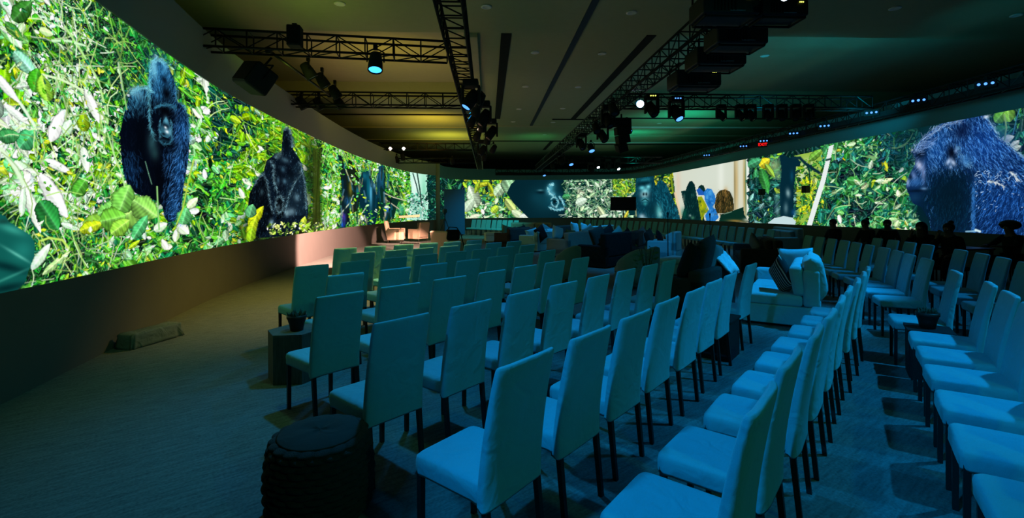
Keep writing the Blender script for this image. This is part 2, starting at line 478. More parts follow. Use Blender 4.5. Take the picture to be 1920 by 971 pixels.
# the part beside and behind the camera
for i in range(60):
    u = RNG.uniform(uL0 - 0.8, uL0 - 0.3); A.leaf(u, RNG.uniform(SB, ST), RNG.uniform(0.12, 0.4), RNG.uniform(0.05, 0.2), RNG.uniform(0, 6.3), np.array((G_DK + G_MD + G_YL + G_LT)[RNG.integers(16)]) / 255.0)
def jungle(x0, x1, dens, size, w, hi=0.52):
    """layers from deep shade to sunlit leaf tips; bright layers keep to the sunlit clumps"""
    n = int((x1 - x0) * dens)
    A.foliage(x0, x1, int(n * 0.8), (size[0] * 1.3, size[1] * 1.2), G_DK, (3, 3, 2, 3))
    A.foliage(x0, x1, int(n * w[0]), size, G_DK + G_MD, (1, 2, 1, 2, 3, 3, 2, 3))
    A.foliage(x0, x1, int(n * w[1]), (size[0], size[1] * 0.9), G_MD + G_YL, (3, 3, 2, 3, 1, 1, 2, 1), lit=(0.38, 2))
    A.foliage(x0, x1, int(n * w[2]), (size[0] * 0.8, size[1] * 0.9), G_LT + G_YL, (3, 2, 3, 2, 1, 1, 2, 1), lit=(hi - 0.05, 2))
    A.foliage(x0, x1, int(n * w[3] * 1.5), (size[0] * 0.8, size[1]), G_WH + G_LT, (1, 1, 1, 0.5, 1, 0.4, 1), lit=(hi, 2))
    A.foliage(x0, x1, int(n * 0.35), (size[0] * 0.8, size[1] * 0.7), G_DK, (3, 3, 2, 2), lit=(-1, 0.43))
jungle(-20, 240, 4.6, (12, 50), (1.0, 1.3, 1.6, 0.7), 0.54)
jungle(60, 240, 5, (5, 22), (0.6, 0.7, 1.0, 0.45), 0.53)
jungle(180, 300, 4.5, (6, 24), (1.0, 0.9, 0.5, 0.12))
jungle(235, 430, 5.5, (7, 30), (1.0, 1.0, 0.45, 0.14), 0.55)
jungle(400, 590, 7, (6, 26), (1.1, 1.3, 0.3, 0.05), 0.55)
jungle(585, 720, 9, (5, 14), (0.8, 1.3, 0.8, 0.12))
jungle(660, 775, 11, (3, 10), (1.0, 1.2, 0.8, 0.12))
# dark hollow high up between the first ape and the second
A.foliage(395, 470, 170, (8, 22), [(4, 50, 40), (8, 70, 52), (3, 34, 28), (20, 96, 60)], (2, 2, 2, 1), 160, 300)
A.foliage(110, 275, 420, (5, 16), [(6, 40, 24), (20, 100, 40), (90, 180, 70), (40, 130, 40)], (5, 3, 0.8, 2), 0, 120)
A.foliage(205, 250, 160, (5, 16), [(4, 36, 20), (10, 60, 30), (40, 120, 40)], (3, 3, 1), 90, 190)
A.foliage(440, 590, 200, (8, 24), [(100, 170, 10), (130, 190, 10), (70, 140, 16), (160, 205, 30)], (2, 2, 2, 1), 200, 330)
A.stems(-10, 230, 130, 60, [(225, 255, 190), (170, 220, 110), (240, 255, 230)], 1.0)
A.stems(100, 235, 90, 60, [(210, 240, 150), (150, 210, 90)], 0.9, ang=(1.0, 2.2))
A.stems(230, 470, 110, 34, [(200, 240, 140), (150, 210, 80), (220, 250, 180)], 0.7)
A.stems(470, 700, 160, 20, [(190, 230, 90), (120, 190, 50), (60, 140, 40)], 0.6, ang=(1.1, 2.1))
A.stems(590, 770, 240, 14, [(150, 240, 90), (100, 220, 70), (210, 255, 150)], 0.5, ang=(1.1, 2.1))
A.line([(120, 50), (150, 95), (182, 150), (195, 200), (200, 230)], 2.2, (0.75, 0.95, 0.6))
A.line([(96, 76), (125, 76), (160, 86)], 2.0, (0.85, 1, 0.8)); A.line([(0, 158), (20, 172), (40, 200), (62, 235)], 3, (0.92, 1, 0.9))
A.line([(78, 140), (110, 148), (140, 162), (160, 175)], 2.2, (0.9, 1, 0.8)); A.line([(0, 280), (24, 312), (42, 345), (60, 380)], 4, (0.9, 1, 0.85))
A.line([(64, 455), (90, 446), (115, 450), (126, 465)], 2.0, (0.8, 0.95, 0.4)); A.line([(126, 465), (118, 488), (95, 500)], 2.0, (0.85, 1, 0.6))
# single large leaves near the camera end (x, y, length px, width px, angle, colour)
for x, y, L, Wd, a, c in [(100, 370, 88, 34, -1.0, (250, 255, 250)), (60, 395, 82, 22, -1.25, (240, 255, 235)), (105, 235, 64, 26, 1.2, (252, 255, 250)), (172, 200, 56, 22, -1.15, (245, 255, 240)),
                          (108, 312, 50, 18, -0.35, (245, 255, 245)), (158, 300, 44, 20, -1.4, (235, 255, 230)), (45, 120, 46, 36, -0.6, (150, 230, 190)), (65, 150, 44, 34, 1.4, (60, 160, 30)),
                          (82, 165, 44, 34, 1.8, (150, 215, 60)), (50, 260, 46, 38, 0.9, (70, 180, 110)), (90, 405, 60, 46, -1.0, (40, 140, 60)), (190, 412, 66, 34, 0.25, (130, 190, 60)),
                          (170, 425, 40, 26, 0.3, (190, 220, 30)), (25, 60, 36, 26, -0.5, (60, 140, 50)), (12, 12, 44, 24, -0.8, (230, 255, 235)), (40, 20, 60, 30, 1.0, (50, 120, 40)),
                          (40, 375, 56, 16, 1.5, (215, 250, 215)), (10, 165, 60, 22, -0.7, (245, 255, 245)), (130, 425, 34, 12, -0.4, (220, 255, 220)), (75, 480, 52, 22, 0.9, (225, 255, 220)),
                          (105, 492, 58, 16, 0.6, (190, 240, 150)), (155, 228, 34, 26, 1.5, (140, 180, 20)), (125, 238, 30, 22, 1.2, (215, 255, 215)), (205, 390, 46, 30, 0.5, (120, 200, 90)),
                          (85, 60, 24, 18, 0.2, (210, 250, 170)), (30, 215, 50, 18, -0.5, (240, 255, 240)), (15, 255, 40, 30, 0.3, (60, 150, 80)), (150, 350, 40, 30, 1.0, (80, 170, 50))]:
    u, v = WL.P(x, y); s_ = A.scale(u) * 1.1
    A.leaf(u, v, L * s_, Wd * s_ * 0.8, a, np.array(c) / 255.0, 0.12)
A.foliage(-10, 225, 260, (6, 15), G_LT + G_YL + G_MD, (2, 2, 1, 2, 1, 1, 1, 1, 2, 2, 2, 2))
A.stems(-10, 225, 60, 50, [(225, 255, 190), (170, 220, 110)], 0.9)
# a green sleeve at the picture's lower edge
sl = [(-12, 398), (8, 405), (14, 416), (34, 428), (54, 440), (63, 455), (62, 480), (52, 505), (44, 530), (28, 546), (-12, 560)]
A.poly(sl, (14, 92, 84))
A.spots([(20, 430, 26, 8, (60, 170, 150), 0.8, -0.3), (40, 470, 20, 20, (30, 130, 118), 0.8, 0), (10, 500, 40, 8, (2, 40, 42), 0.9, -0.3), (30, 478, 26, 3, (120, 215, 195), 0.7, -0.5), (14, 520, 40, 3, (70, 170, 150), 0.6, 0.2), (10, 540, 40, 8, (2, 36, 38), 0.9, 0), (4, 415, 14, 5, (20, 70, 62), 0.9, 0)])
# trunks
A.spots([(595, 340, 6, 60, (38, 52, 14), 0.9, 0), (594, 395, 7, 30, (40, 46, 16), 0.8, 0), (585, 275, 12, 20, (50, 76, 16), 0.5, 0)])
for k in range(60): A.line([(RNG.uniform(585, 602), 280), (RNG.uniform(585, 602), 420)], 0.5, np.array((60, 80, 20)) / 255.0 * RNG.uniform(0.5, 1.3), 0.35)

# --- first ape
g1 = [(280, 128), (284, 116), (291, 111), (300, 112), (312, 121), (321, 139), (328, 160), (330, 190), (343, 198), (352, 219), (354, 258), (352, 300), (343, 349), (338, 401), (326, 414), (315, 417), (307, 408), (303, 387), (294, 377), (270, 370), (252, 362), (238, 349), (230, 325), (226, 300), (223, 251), (230, 216), (242, 177), (258, 164), (271, 163), (279, 169), (277, 142)]
A.poly(g1, (3, 8, 20))
A.spots([(258, 185, 14, 22, (24, 84, 124), 0.9, 0), (300, 146, 20, 44, (26, 92, 140), 0.98, 0), (340, 240, 10, 34, (22, 78, 136), 0.8, 0), (334, 320, 10, 60, (20, 72, 126), 0.8, 0), (322, 390, 10, 26, (20, 70, 120), 0.8, 0), (246, 320, 8, 26, (10, 34, 66), 0.7, 0)])
def f1(x, y):
    if x < 285 and y < 220: return ((70, 160, 200), 80 + (x - 250)) if RNG.random() < 1.1 - (y - 160) / 60 else ((6, 20, 40), 90)
    if 277 < x < 331 and y < 205:
        return ((60, 140, 190), 95 + (x - 305) * 0.8) if RNG.random() < 0.6 else ((10, 44, 76), 95)
    if x > 322 and y > 195: return ((70, 140, 210), 100 + (340 - x) * 2.2 + (y - 280) * 0.12) if RNG.random() < 0.55 else ((6, 26, 56), 100)
    if x > 305 and y > 270: return ((60, 130, 200), 110) if RNG.random() < 0.45 else ((4, 18, 40), 105)
    if x < 262 and 280 < y < 350: return ((30, 80, 130), 75) if RNG.random() < 0.3 else None
    return ((8, 18, 34), 90) if RNG.random() < 0.2 else None
A.fur(g1, 6500, 8, f1, 0.36, 0.5)
A.rim([(280, 140), (277, 175), (278, 210), (281, 240), (288, 262)], (0.40, 0.78, 0.88), 240, 7, 0.5, 0.8, 0.9)
A.rim([(243, 178), (256, 166), (270, 164), (279, 170)], (0.5, 0.85, 0.95), 160, 6, 0.5, 0.8, 2.5); A.rim([(328, 160), (330, 190), (344, 200), (352, 222), (353, 260)], (0.3, 0.6, 0.8), 160, 6, 0.5, 0.7, 1.5); A.rim([(280, 140), (284, 118), (292, 112), (301, 114), (312, 124)], (0.5, 0.85, 0.95), 160, 6, 0.5, 0.8, 2)
A.spots([(288, 130, 6, 20, (120, 205, 235), 0.85, 0), (308, 128, 6, 12, (80, 165, 210), 0.7, 0), (311, 176, 9, 15, (2, 6, 14), 1.0, 0), (307, 150, 6, 7, (4, 14, 30), 0.9, 0), (256, 176, 12, 10, (130, 205, 230), 0.6, 0),
         (308, 208, 24, 15, (2, 4, 10), 1.0, 0), (312, 270, 18, 14, (2, 5, 12), 0.9, 0), (283, 268, 9, 20, (40, 80, 88), 1.0, 0.1), (289, 288, 7, 12, (36, 74, 78), 0.95, 0), (263, 255, 14, 60, (2, 5, 12), 0.8, 0), (296, 335, 15, 44, (2, 4, 10), 0.8, 0)])
A.poly([(300, 240), (305, 226), (310, 219), (314, 226), (318, 240), (320, 252), (314, 259), (304, 256), (298, 248)], (44, 96, 118))
A.spots([(310, 227, 4, 8, (96, 170, 195), 0.9, 0), (309, 236, 8, 5, (8, 20, 34), 0.95, 0), (309, 239, 2.6, 2.4, (235, 250, 255), 1, 0), (312, 247, 4, 3.5, (235, 250, 255), 1, 0),
         (305, 251, 3.4, 2.4, (4, 10, 20), 1, 0), (308, 264, 13, 3, (20, 50, 66), 0.8, 0), (301, 244, 4, 8, (40, 92, 112), 0.8, 0), (318, 246, 3, 8, (100, 170, 195), 0.7, 0)])
A.line([(271, 303), (277, 325), (283, 345)], 0.9, (0.5, 0.75, 0.6), 0.7)
A.rim([(288, 204), (300, 197), (314, 196), (326, 202)], (0.22, 0.5, 0.62), 150, 5, 0.4, 0.7, 1.2); A.rim([(296, 262), (304, 270), (316, 270), (322, 260)], (0.2, 0.45, 0.55), 90, 4, 0.4, 0.6, 1)
A.rim([(300, 222), (297, 240), (299, 256)], (0.3, 0.6, 0.7), 70, 4, 0.4, 0.6, 0.6); A.rim([(318, 222), (321, 240), (320, 256)], (0.3, 0.6, 0.7), 70, 4, 0.4, 0.6, 0.6)
for x, y, L, Wd, a, c in [(250, 395, 60, 46, 0.5, (150, 215, 90)), (232, 372, 46, 34, 1.2, (120, 200, 80)), (272, 392, 44, 34, -0.6, (140, 210, 90)), (212, 410, 40, 34, 0.2, (110, 190, 60)), (300, 425, 22, 14, 0.4, (220, 255, 210)), (345, 405, 26, 22, 1.3, (90, 190, 110)), (262, 425, 40, 18, 1.0, (80, 190, 110)), (225, 425, 34, 24, 0.6, (150, 220, 70)), (360, 380, 22, 12, 0.8, (230, 255, 200))]:
    u, v = WL.P(x, y); s_ = A.scale(u) * 1.25; A.leaf(u, v, L * s_, Wd * s_, a, np.array(c) / 255.0, 0.15)
A.line([(362, 300), (352, 340), (342, 390), (330, 420)], 1.3, (0.7, 0.85, 0.3)); A.line([(293, 350), (295, 400), (297, 430)], 1.3, (0.6, 0.85, 0.5))
A.line([(222, 120), (228, 160), (236, 205)], 1.4, (0.6, 0.8, 0.5)); A.line([(200, 250), (212, 290), (228, 330), (232, 350)], 1.4, (0.75, 0.95, 0.6))

# --- second group: mother and young
g2 = [(531, 243), (539, 239), (547, 252), (549, 280), (561, 298), (567, 311), (573, 348), (578, 397), (572, 425), (540, 442), (484, 446), (466, 430), (464, 385), (467, 363), (484, 332), (493, 323), (499, 301), (514, 289), (527, 286), (529, 255)]
A.spots([(480, 420, 26, 24, (10, 20, 14), 0.9, 0), (560, 425, 34, 26, (34, 26, 16), 0.9, 0), (530, 436, 50, 12, (30, 24, 14), 0.9, 0), (580, 330, 10, 70, (30, 40, 14), 0.8, 0)])
A.poly(g2, (8, 18, 30))
A.poly([(466, 385), (467, 363), (478, 340), (487, 331), (494, 328), (500, 338), (505, 365), (511, 400), (508, 425), (484, 446), (466, 430)], (4, 9, 15))
A.poly([(538, 330), (550, 310), (558, 303), (566, 310), (573, 348), (577, 397), (566, 404), (540, 404), (534, 380)], (16, 32, 44))
A.poly([(515, 398), (516, 374), (522, 366), (529, 368), (532, 382), (530, 408), (518, 412)], (3, 7, 12))
def f2(x, y): return ((90, 135, 160), 95) if RNG.random() < 0.22 else ((20, 44, 62), 95)
A.fur(g2, 2600, 4, f2, 0.32, 0.4)
A.spots([(492, 370, 10, 26, (4, 8, 14), 0.7, 0), (522, 385, 5, 14, (3, 6, 10), 0.8, 0), (524, 330, 10, 30, (6, 12, 20), 0.6, 0)])
rim = (0.52, 0.72, 0.78)
for ln in [[(531, 246), (536, 240), (541, 241), (546, 252), (548, 275)], [(474, 350), (486, 331), (494, 326), (499, 336), (503, 362), (508, 390), (512, 400)], [(505, 300), (512, 310), (513, 340), (520, 360)],
           [(515, 385), (519, 370), (526, 366), (531, 376), (529, 395), (521, 400), (515, 385)], [(558, 303), (566, 310), (564, 325), (553, 340), (540, 370), (534, 398)], [(566, 316), (571, 345), (574, 390)], [(515, 296), (524, 289)]]:
    A.rim(ln, rim, 130, 3.2, 0.42, 0.75, 0.8); A.rim(ln, np.array(rim) * 0.5, 120, 4, 0.5, 0.6, 2.4)
A.spots([(534, 300, 7, 5, (70, 105, 120), 0.8, 0), (530, 318, 4, 5, (60, 100, 120), 0.8, 0), (533, 340, 4, 5, (80, 125, 145), 0.8, 0), (521, 338, 3, 6, (70, 110, 130), 0.7, 0), (556, 370, 5, 7, (110, 150, 165), 0.7, 0), (545, 397, 8, 7, (130, 165, 180), 0.7, 0), (537, 400, 4, 6, (150, 190, 200), 0.7, 0),
         (508, 418, 4, 7, (150, 200, 215), 0.8, 0), (522, 388, 3, 5, (80, 110, 120), 0.7, 0), (490, 360, 3, 6, (60, 90, 100), 0.7, 0), (536, 268, 4, 12, (3, 8, 16), 0.9, 0), (545, 325, 8, 10, (4, 10, 18), 0.8, 0)])
for x, y, L, Wd, a, c in [(480, 405, 36, 14, 0.95, (200, 215, 20)), (473, 425, 30, 14, 1.2, (180, 210, 30)), (470, 440, 20, 14, 1.4, (150, 200, 30)), (568, 418, 20, 10, 1.3, (200, 230, 60)), (575, 425, 16, 8, 0.8, (160, 210, 40)), (470, 395, 20, 16, 1.3, (90, 170, 110))]:
    u, v = WL.P(x, y); s_ = A.scale(u) * 1.3; A.leaf(u, v, L * s_, Wd * s_, a, np.array(c) / 255.0, 0.1)
A.foliage(500, 620, 130, (4, 10), [(160, 210, 60), (210, 240, 110), (60, 90, 20), (240, 255, 210)], (2, 2, 3, 1), 418, 440)

# --- third scene: people and trunks among reeds
A.poly([(633, 290), (640, 292), (646, 315), (652, 340), (656, 380), (654, 424), (642, 427), (641, 400), (640, 350), (636, 318)], (12, 30, 36))
A.poly([(664, 345), (676, 330), (680, 322), (690, 320), (697, 336), (705, 352), (711, 375), (704, 424), (684, 424), (676, 400), (672, 370), (664, 362)], (6, 44, 58))
A.poly([(653, 298), (662, 305), (672, 330), (676, 362), (670, 395), (660, 400), (652, 370), (648, 330)], (20, 34, 22))
A.poly([(709, 312), (718, 310), (722, 345), (718, 368), (708, 372), (706, 340)], (14, 60, 80))
A.poly([(714, 350), (726, 362), (748, 372), (745, 384), (738, 410), (715, 414), (706, 392)], (10, 44, 36))
A.spots([(690, 350, 3, 26, (10, 110, 130), 0.8, 0), (695, 362, 2.6, 26, (90, 190, 230), 0.9, 0), (683, 330, 6, 8, (20, 110, 130), 0.8, 0), (670, 358, 4, 8, (30, 130, 150), 0.8, 0), (702, 348, 3, 6, (140, 200, 230), 0.7, 0), (657, 352, 3, 14, (150, 140, 40), 0.8, 0), (633, 305, 2.4, 10, (40, 150, 150), 0.8, 0),
         (650, 378, 4, 8, (40, 110, 170), 0.8, 0), (644, 408, 4, 10, (70, 60, 190), 0.9, 0), (642, 421, 4, 5, (30, 80, 230), 0.9, 0), (641, 400, 1.8, 6, (230, 150, 140), 0.8, 0), (714, 330, 3, 14, (50, 120, 170), 0.7, 0), (725, 392, 5, 8, (40, 110, 190), 0.95, 0), (722, 402, 2, 8, (240, 220, 200), 0.8, 0), (728, 388, 2.4, 5, (220, 240, 255), 0.8, 0),
         (752, 392, 6, 9, (80, 180, 150), 0.8, 0), (696, 316, 2, 8, (190, 150, 90), 0.8, 0), (747, 362, 3, 7, (8, 30, 26), 0.9, 0), (676, 410, 6, 12, (70, 90, 40), 0.7, 0)])
for ln, c in [([(648, 318), (654, 334), (660, 345)], (0.8, 0.8, 0.6)), ([(720, 362), (738, 370), (760, 376)], (0.85, 0.85, 0.7)), ([(722, 373), (734, 382), (747, 391)], (0.8, 0.75, 0.65)), ([(662, 366), (656, 380), (644, 394), (632, 408)], (0.85, 0.9, 0.75)), ([(657, 290), (668, 312), (676, 326)], (0.6, 0.65, 0.5)), ([(672, 420), (678, 400), (684, 392)], (0.8, 0.85, 0.7)), ([(686, 420), (683, 404)], (0.85, 0.9, 0.8))]:
    A.line(ln, 1.0, c, 0.9)
for k in range(90):
    x = RNG.uniform(638, 735); y = RNG.uniform(300, 425); c = [(10, 36, 40), (6, 60, 80), (30, 40, 24), (80, 130, 150), (150, 150, 110), (20, 90, 110), (4, 14, 20)][RNG.integers(7)]
    A.line([(x, y), (x + RNG.uniform(-3, 3), y + RNG.uniform(6, 22))], RNG.uniform(0.6, 1.6), np.array(c) / 255.0, 0.75)
A.foliage(630, 745, 420, (3, 9), G_MD + G_YL + G_LT, (2, 2, 1, 2, 2, 2, 2, 1, 1, 1, 1, 1), 300, 424, lit=(0.5, 2))
# waterfall and dark trunk at the end
A.poly([(768, 322), (808, 328), (806, 370), (800, 412), (762, 413), (772, 370), (771, 350)], (196, 250, 225))
A.spots([(778, 345, 6, 20, (240, 255, 250), 0.8, 0), (795, 360, 5, 30, (120, 210, 170), 0.7, 0), (780, 385, 8, 14, (110, 200, 170), 0.6, 0), (775, 365, 4, 4, (255, 255, 255), 0.9, 0), (786, 400, 10, 8, (60, 140, 120), 0.6, 0), (774, 378, 3, 5, (10, 50, 50), 0.8, 0), (792, 384, 3, 8, (20, 80, 70), 0.7, 0)])
A.foliage(764, 808, 260, (2, 7), [(40, 140, 110), (190, 245, 220), (90, 190, 150), (10, 60, 50)], (2, 3, 2, 1), 362, 414)
A.line([(774, 325), (780, 345), (784, 362)], 0.9, (0.05, 0.2, 0.18)); A.line([(782, 325), (787, 355), (790, 385)], 1.0, (0.04, 0.15, 0.12))
A.poly([(801, 328), (808, 325), (822, 325), (822, 415), (802, 414), (803, 380), (800, 350)], (3, 44, 38))
A.foliage(800, 822, 120, (3, 9), [(4, 50, 42), (2, 30, 28), (20, 90, 66), (60, 150, 110)], (3, 3, 2, 0.6))
scr = A.mesh('projection_screen', 1.0, 0.01)
tag(scr, 'long curved screen picturing a black ape walking out of sunlit green leaves', 'screen')

# ------------------------------------------------------------------ picture on the far and facing screen
uR = columns(WR, 826, 1932, 1.0)
uR = np.concatenate([[0.0], uR, np.arange(uR[-1] + 0.03, uR[-1] + 0.9, 0.05)]); uR = np.unique(np.round(uR, 5))
B = Canvas(WR, uR, np.linspace(SB, ST, 310), (4, 40, 36))
T_DK = [(4, 40, 36), (6, 56, 46), (2, 26, 30), (14, 72, 50)]
T_MD = [(30, 110, 60), (60, 140, 50), (20, 96, 76), (40, 130, 80)]
T_LT = [(150, 205, 140), (190, 225, 170), (110, 190, 120), (200, 220, 190)]
T_YL = [(140, 180, 30), (180, 190, 40), (90, 160, 40)]
for i in range(90):
    u = RNG.uniform(uR[-1] - 0.9, uR[-1]); B.leaf(u, RNG.uniform(SB, ST), RNG.uniform(0.15, 0.5), RNG.uniform(0.06, 0.25), RNG.uniform(0, 6.3), np.array((T_DK * 2 + T_MD + T_LT[:1])[RNG.integers(13)]) / 255.0)
B.foliage(826, 990, 900, (4, 16), T_DK + T_MD, (3, 3, 3, 3, 1, 1, 1, 1))
B.foliage(868, 985, 420, (4, 14), T_MD + T_YL, (2, 2, 1, 2, 2, 1, 2))
B.foliage(868, 985, 120, (4, 12), T_LT, (1, 1, 1, 1), 370, 412)
for x, y, L, Wd, a, c in [(887, 368, 40, 22, 1.9, (188, 212, 178)), (879, 384, 28, 16, 0.9, (190, 214, 184)), (938, 354, 30, 18, 0.9, (180, 214, 170)), (954, 350, 36, 22, -1.2, (150, 200, 150)), (974, 350, 26, 9, -0.6, (170, 210, 30)), (958, 386, 30, 14, -0.9, (190, 215, 120)), (972, 402, 26, 12, -0.5, (205, 225, 180)), (985, 405, 20, 9, 0.1, (220, 230, 215)),
                          (905, 346, 26, 8, 0.2, (180, 190, 40)), (895, 350, 24, 7, 1.2, (150, 180, 40)), (920, 352, 22, 7, -1.1, (160, 180, 30)), (843, 352, 16, 6, -1.2, (70, 150, 70)), (862, 350, 14, 5, 1.2, (40, 120, 90)), (890, 406, 20, 9, 0.3, (215, 225, 190)), (928, 392, 16, 12, 0.8, (180, 220, 60)), (845, 372, 10, 5, 1.0, (40, 130, 100))]:
    u, v = WR.P(x, y); s_ = B.scale(u) * 1.1; B.leaf(u, v, L * s_, Wd * s_, a, np.array(c) / 255.0, 0.1)
# dark close-up of an ape's face
B.poly([(968, 337), (1062, 337), (1050, 345), (1056, 360), (1064, 388), (1068, 410), (992, 410), (978, 396), (962, 380), (950, 362), (958, 345)], (3, 36, 46))
B.spots([(1020, 372, 26, 26, (12, 66, 80), 0.7, 0), (1034, 352, 9, 12, (40, 120, 136), 0.7, -0.4)])
B.spots([(1013, 357, 5, 2, (110, 180, 190), 0.7, 0), (1013, 361, 8, 3, (1, 14, 22), 0.9, 0), (1032, 348, 4, 2.5, (110, 200, 220), 0.8, 0), (1030, 356, 5, 8, (100, 190, 215), 0.8, -0.5), (1036, 364, 5, 5, (120, 205, 225), 0.8, 0), (1043, 376, 14, 12, (24, 110, 130), 0.85, 0), (1040, 378, 5, 5, (1, 14, 20), 0.95, 0), (1050, 375, 3.5, 5, (1, 18, 24), 0.95, 0),
         (1008, 370, 12, 10, (10, 60, 74), 0.7, 0), (1050, 390, 12, 4, (40, 120, 140), 0.5, 0), (1030, 384, 10, 6, (8, 60, 76), 0.6, 0)])
for ln in [[(1034, 378), (1036, 386), (1043, 388), (1047, 382), (1045, 373), (1040, 369), (1035, 372)], [(1047, 368), (1053, 374), (1057, 384), (1062, 390)], [(1026, 350), (1031, 362), (1037, 366)], [(1028, 388), (1042, 394), (1058, 391)], [(1030, 346), (1036, 346)]]:
    B.rim(ln, (0.35, 0.7, 0.8), 110, 3, 0.5, 0.7, 0.9); B.rim(ln, (0.65, 0.95, 1.0), 60, 3, 0.4, 0.8, 0.3)
# grey-green thicket
B.foliage(1060, 1196, 900, (3, 11), [(50, 110, 76), (80, 146, 96), (16, 70, 56), (130, 185, 136), (180, 220, 180), (8, 46, 42)], (3, 3, 4, 1.5, 0.7, 4))
B.stems(1060, 1192, 320, 14, [(150, 200, 150), (200, 225, 200), (100, 150, 110)], 0.45)
B.foliage(1062, 1192, 90, (5, 14), [(190, 215, 180), (170, 210, 160)], (1, 1))
B.foliage(1150, 1195, 160, (4, 12), [(90, 150, 30), (150, 180, 40), (40, 100, 30)], (2, 2, 2), 333, 368)
for x, y, L, Wd, a, c in [(1090, 377, 20, 14, 0.4, (200, 225, 200)), (1062, 368, 14, 9, 0.2, (60, 150, 90)), (1128, 398, 24, 9, -1.0, (190, 210, 160)), (1132, 405, 16, 6, 0.3, (210, 230, 200)), (1175, 402, 18, 5, 1.1, (200, 190, 60))]:
    u, v = WR.P(x, y); s_ = B.scale(u) * 1.1; B.leaf(u, v, L * s_, Wd * s_, a, np.array(c) / 255.0, 0.1)
B.poly([(1176, 384), (1186, 366), (1194, 356), (1200, 384), (1200, 402), (1180, 404)], (6, 50, 54))
# ape looking out
B.foliage(1226, 1270, 260, (4, 14), [(120, 160, 20), (180, 190, 20), (40, 90, 30), (210, 220, 110), (20, 60, 30)], (2, 2, 2, 1, 2), 325, 402)
g4 = [(1192, 333), (1226, 329), (1229, 352), (1234, 340), (1241, 338), (1250, 346), (1262, 372), (1270, 392), (1276, 412), (1196, 412), (1191, 380)]
B.poly(g4, (5, 52, 68))
def f4(x, y):
    if x > 1228: return ((24, 120, 140), 60 + (x - 1228)) if RNG.random() < 0.6 else None
    return ((16, 84, 100), 90) if RNG.random() < 0.4 else None
B.fur(g4, 900, 5, f4, 0.5, 0.5)
B.spots([(1210, 337, 10, 4, (40, 150, 165), 0.6, 0), (1208, 344, 11, 4, (3, 34, 44), 0.9, 0), (1204, 352, 5, 3.5, (110, 220, 230), 0.9, 0), (1216, 350, 4, 4, (130, 230, 240), 0.9, 0), (1210, 358, 7, 6, (120, 215, 225), 0.9, 0), (1209, 365, 7, 6, (190, 235, 240), 0.9, 0), (1207, 364, 2, 3, (2, 24, 30), 1, 0), (1212, 364, 1.8, 3, (2, 24, 30), 1, 0),
         (1210, 375, 7, 4, (90, 190, 200), 0.8, 0), (1210, 382, 4, 3, (60, 170, 170), 0.7, 0), (1235, 396, 6, 12, (90, 190, 190), 0.9, -0.1), (1238, 402, 4, 6, (160, 220, 220), 0.7, 0), (1204, 406, 6, 5, (190, 220, 230), 0.8, 0), (1210, 410, 5, 3, (160, 200, 215), 0.8, 0), (1240, 350, 6, 10, (6, 60, 76), 0.8, 0), (1222, 395, 10, 12, (3, 44, 54), 0.7, 0)])
B.line([(1204, 376), (1210, 373), (1216, 377)], 0.8, (0.02, 0.2, 0.22)); B.line([(1189, 384), (1192, 392), (1193, 405)], 1.0, (0.7, 0.7, 0.5), 0.8)
# pale tent wall, figures in front of it
B.poly([(1262, 322), (1405, 290), (1405, 420), (1280, 416), (1268, 380)], (212, 218, 200))
B.spots([(1272, 345, 5, 30, (222, 200, 175), 0.8, 0), (1330, 330, 50, 30, (214, 222, 208), 0.8, 0), (1352, 330, 6, 60, (235, 240, 228), 0.7, 0), (1381, 345, 4, 70, (196, 170, 112), 0.9, 0), (1378, 350, 1.2, 70, (120, 100, 50), 0.8, 0), (1390, 345, 3, 70, (222, 214, 186), 0.8, 0), (1396, 350, 2.4, 70, (176, 150, 80), 0.9, 0), (1398.5, 350, 1.2, 70, (70, 110, 60), 0.9, 0)])
B.line([(1402, 295), (1402, 340), (1404, 400), (1410, 416)], 2.0, (0.9, 0.95, 0.92))
B.line([(1266, 362), (1272, 385), (1278, 410)], 2.0, (0.9, 0.8, 0.66)); B.line([(1258, 330), (1262, 360)], 1.4, (0.5, 0.6, 0.1))
B.poly([(1277, 358), (1286, 357), (1288, 350), (1293, 340), (1298, 339), (1303, 346), (1306, 362), (1308, 374), (1316, 384), (1322, 416), (1276, 416), (1284, 388), (1280, 372)], (4, 40, 42))
B.spots([(1283, 400, 6, 10, (8, 90, 70), 0.7, 0), (1300, 366, 3, 3, (40, 90, 84), 0.7, 0), (1282, 374, 2, 8, (190, 190, 170), 0.5, 0), (1294, 404, 2, 2, (200, 220, 210), 0.8, 0), (1299, 408, 3, 3, (90, 160, 120), 0.7, 0)])
B.poly([(1308, 369), (1316, 368), (1324, 382), (1330, 397), (1322, 400), (1316, 416), (1312, 396)], (150, 165, 20)); B.spots([(1316, 386, 3, 5, (220, 210, 20), 0.8, 0), (1313, 378, 2, 3, (20, 60, 30), 0.8, 0), (1320, 396, 3, 4, (90, 120, 20), 0.8, 0)])
B.poly([(1310, 350), (1315, 346), (1320, 348), (1323, 356), (1318, 365), (1308, 362)], (10, 44, 40))
B.poly([(1306, 356), (1312, 352), (1320, 360), (1320, 366), (1310, 366)], (30, 90, 180))
B.poly([(1320, 360), (1326, 353), (1334, 354), (1341, 366), (1343, 378), (1336, 388), (1344, 394), (1348, 408), (1340, 416), (1325, 416), (1322, 404), (1330, 392), (1322, 376)], (34, 120, 200))
B.spots([(1332, 362, 4, 5, (90, 180, 235), 0.7, 0), (1330, 380, 4, 5, (20, 90, 170), 0.7, 0), (1336, 402, 5, 3, (90, 170, 230), 0.7, 0), (1326, 370, 2, 6, (120, 200, 240), 0.6, 0)])
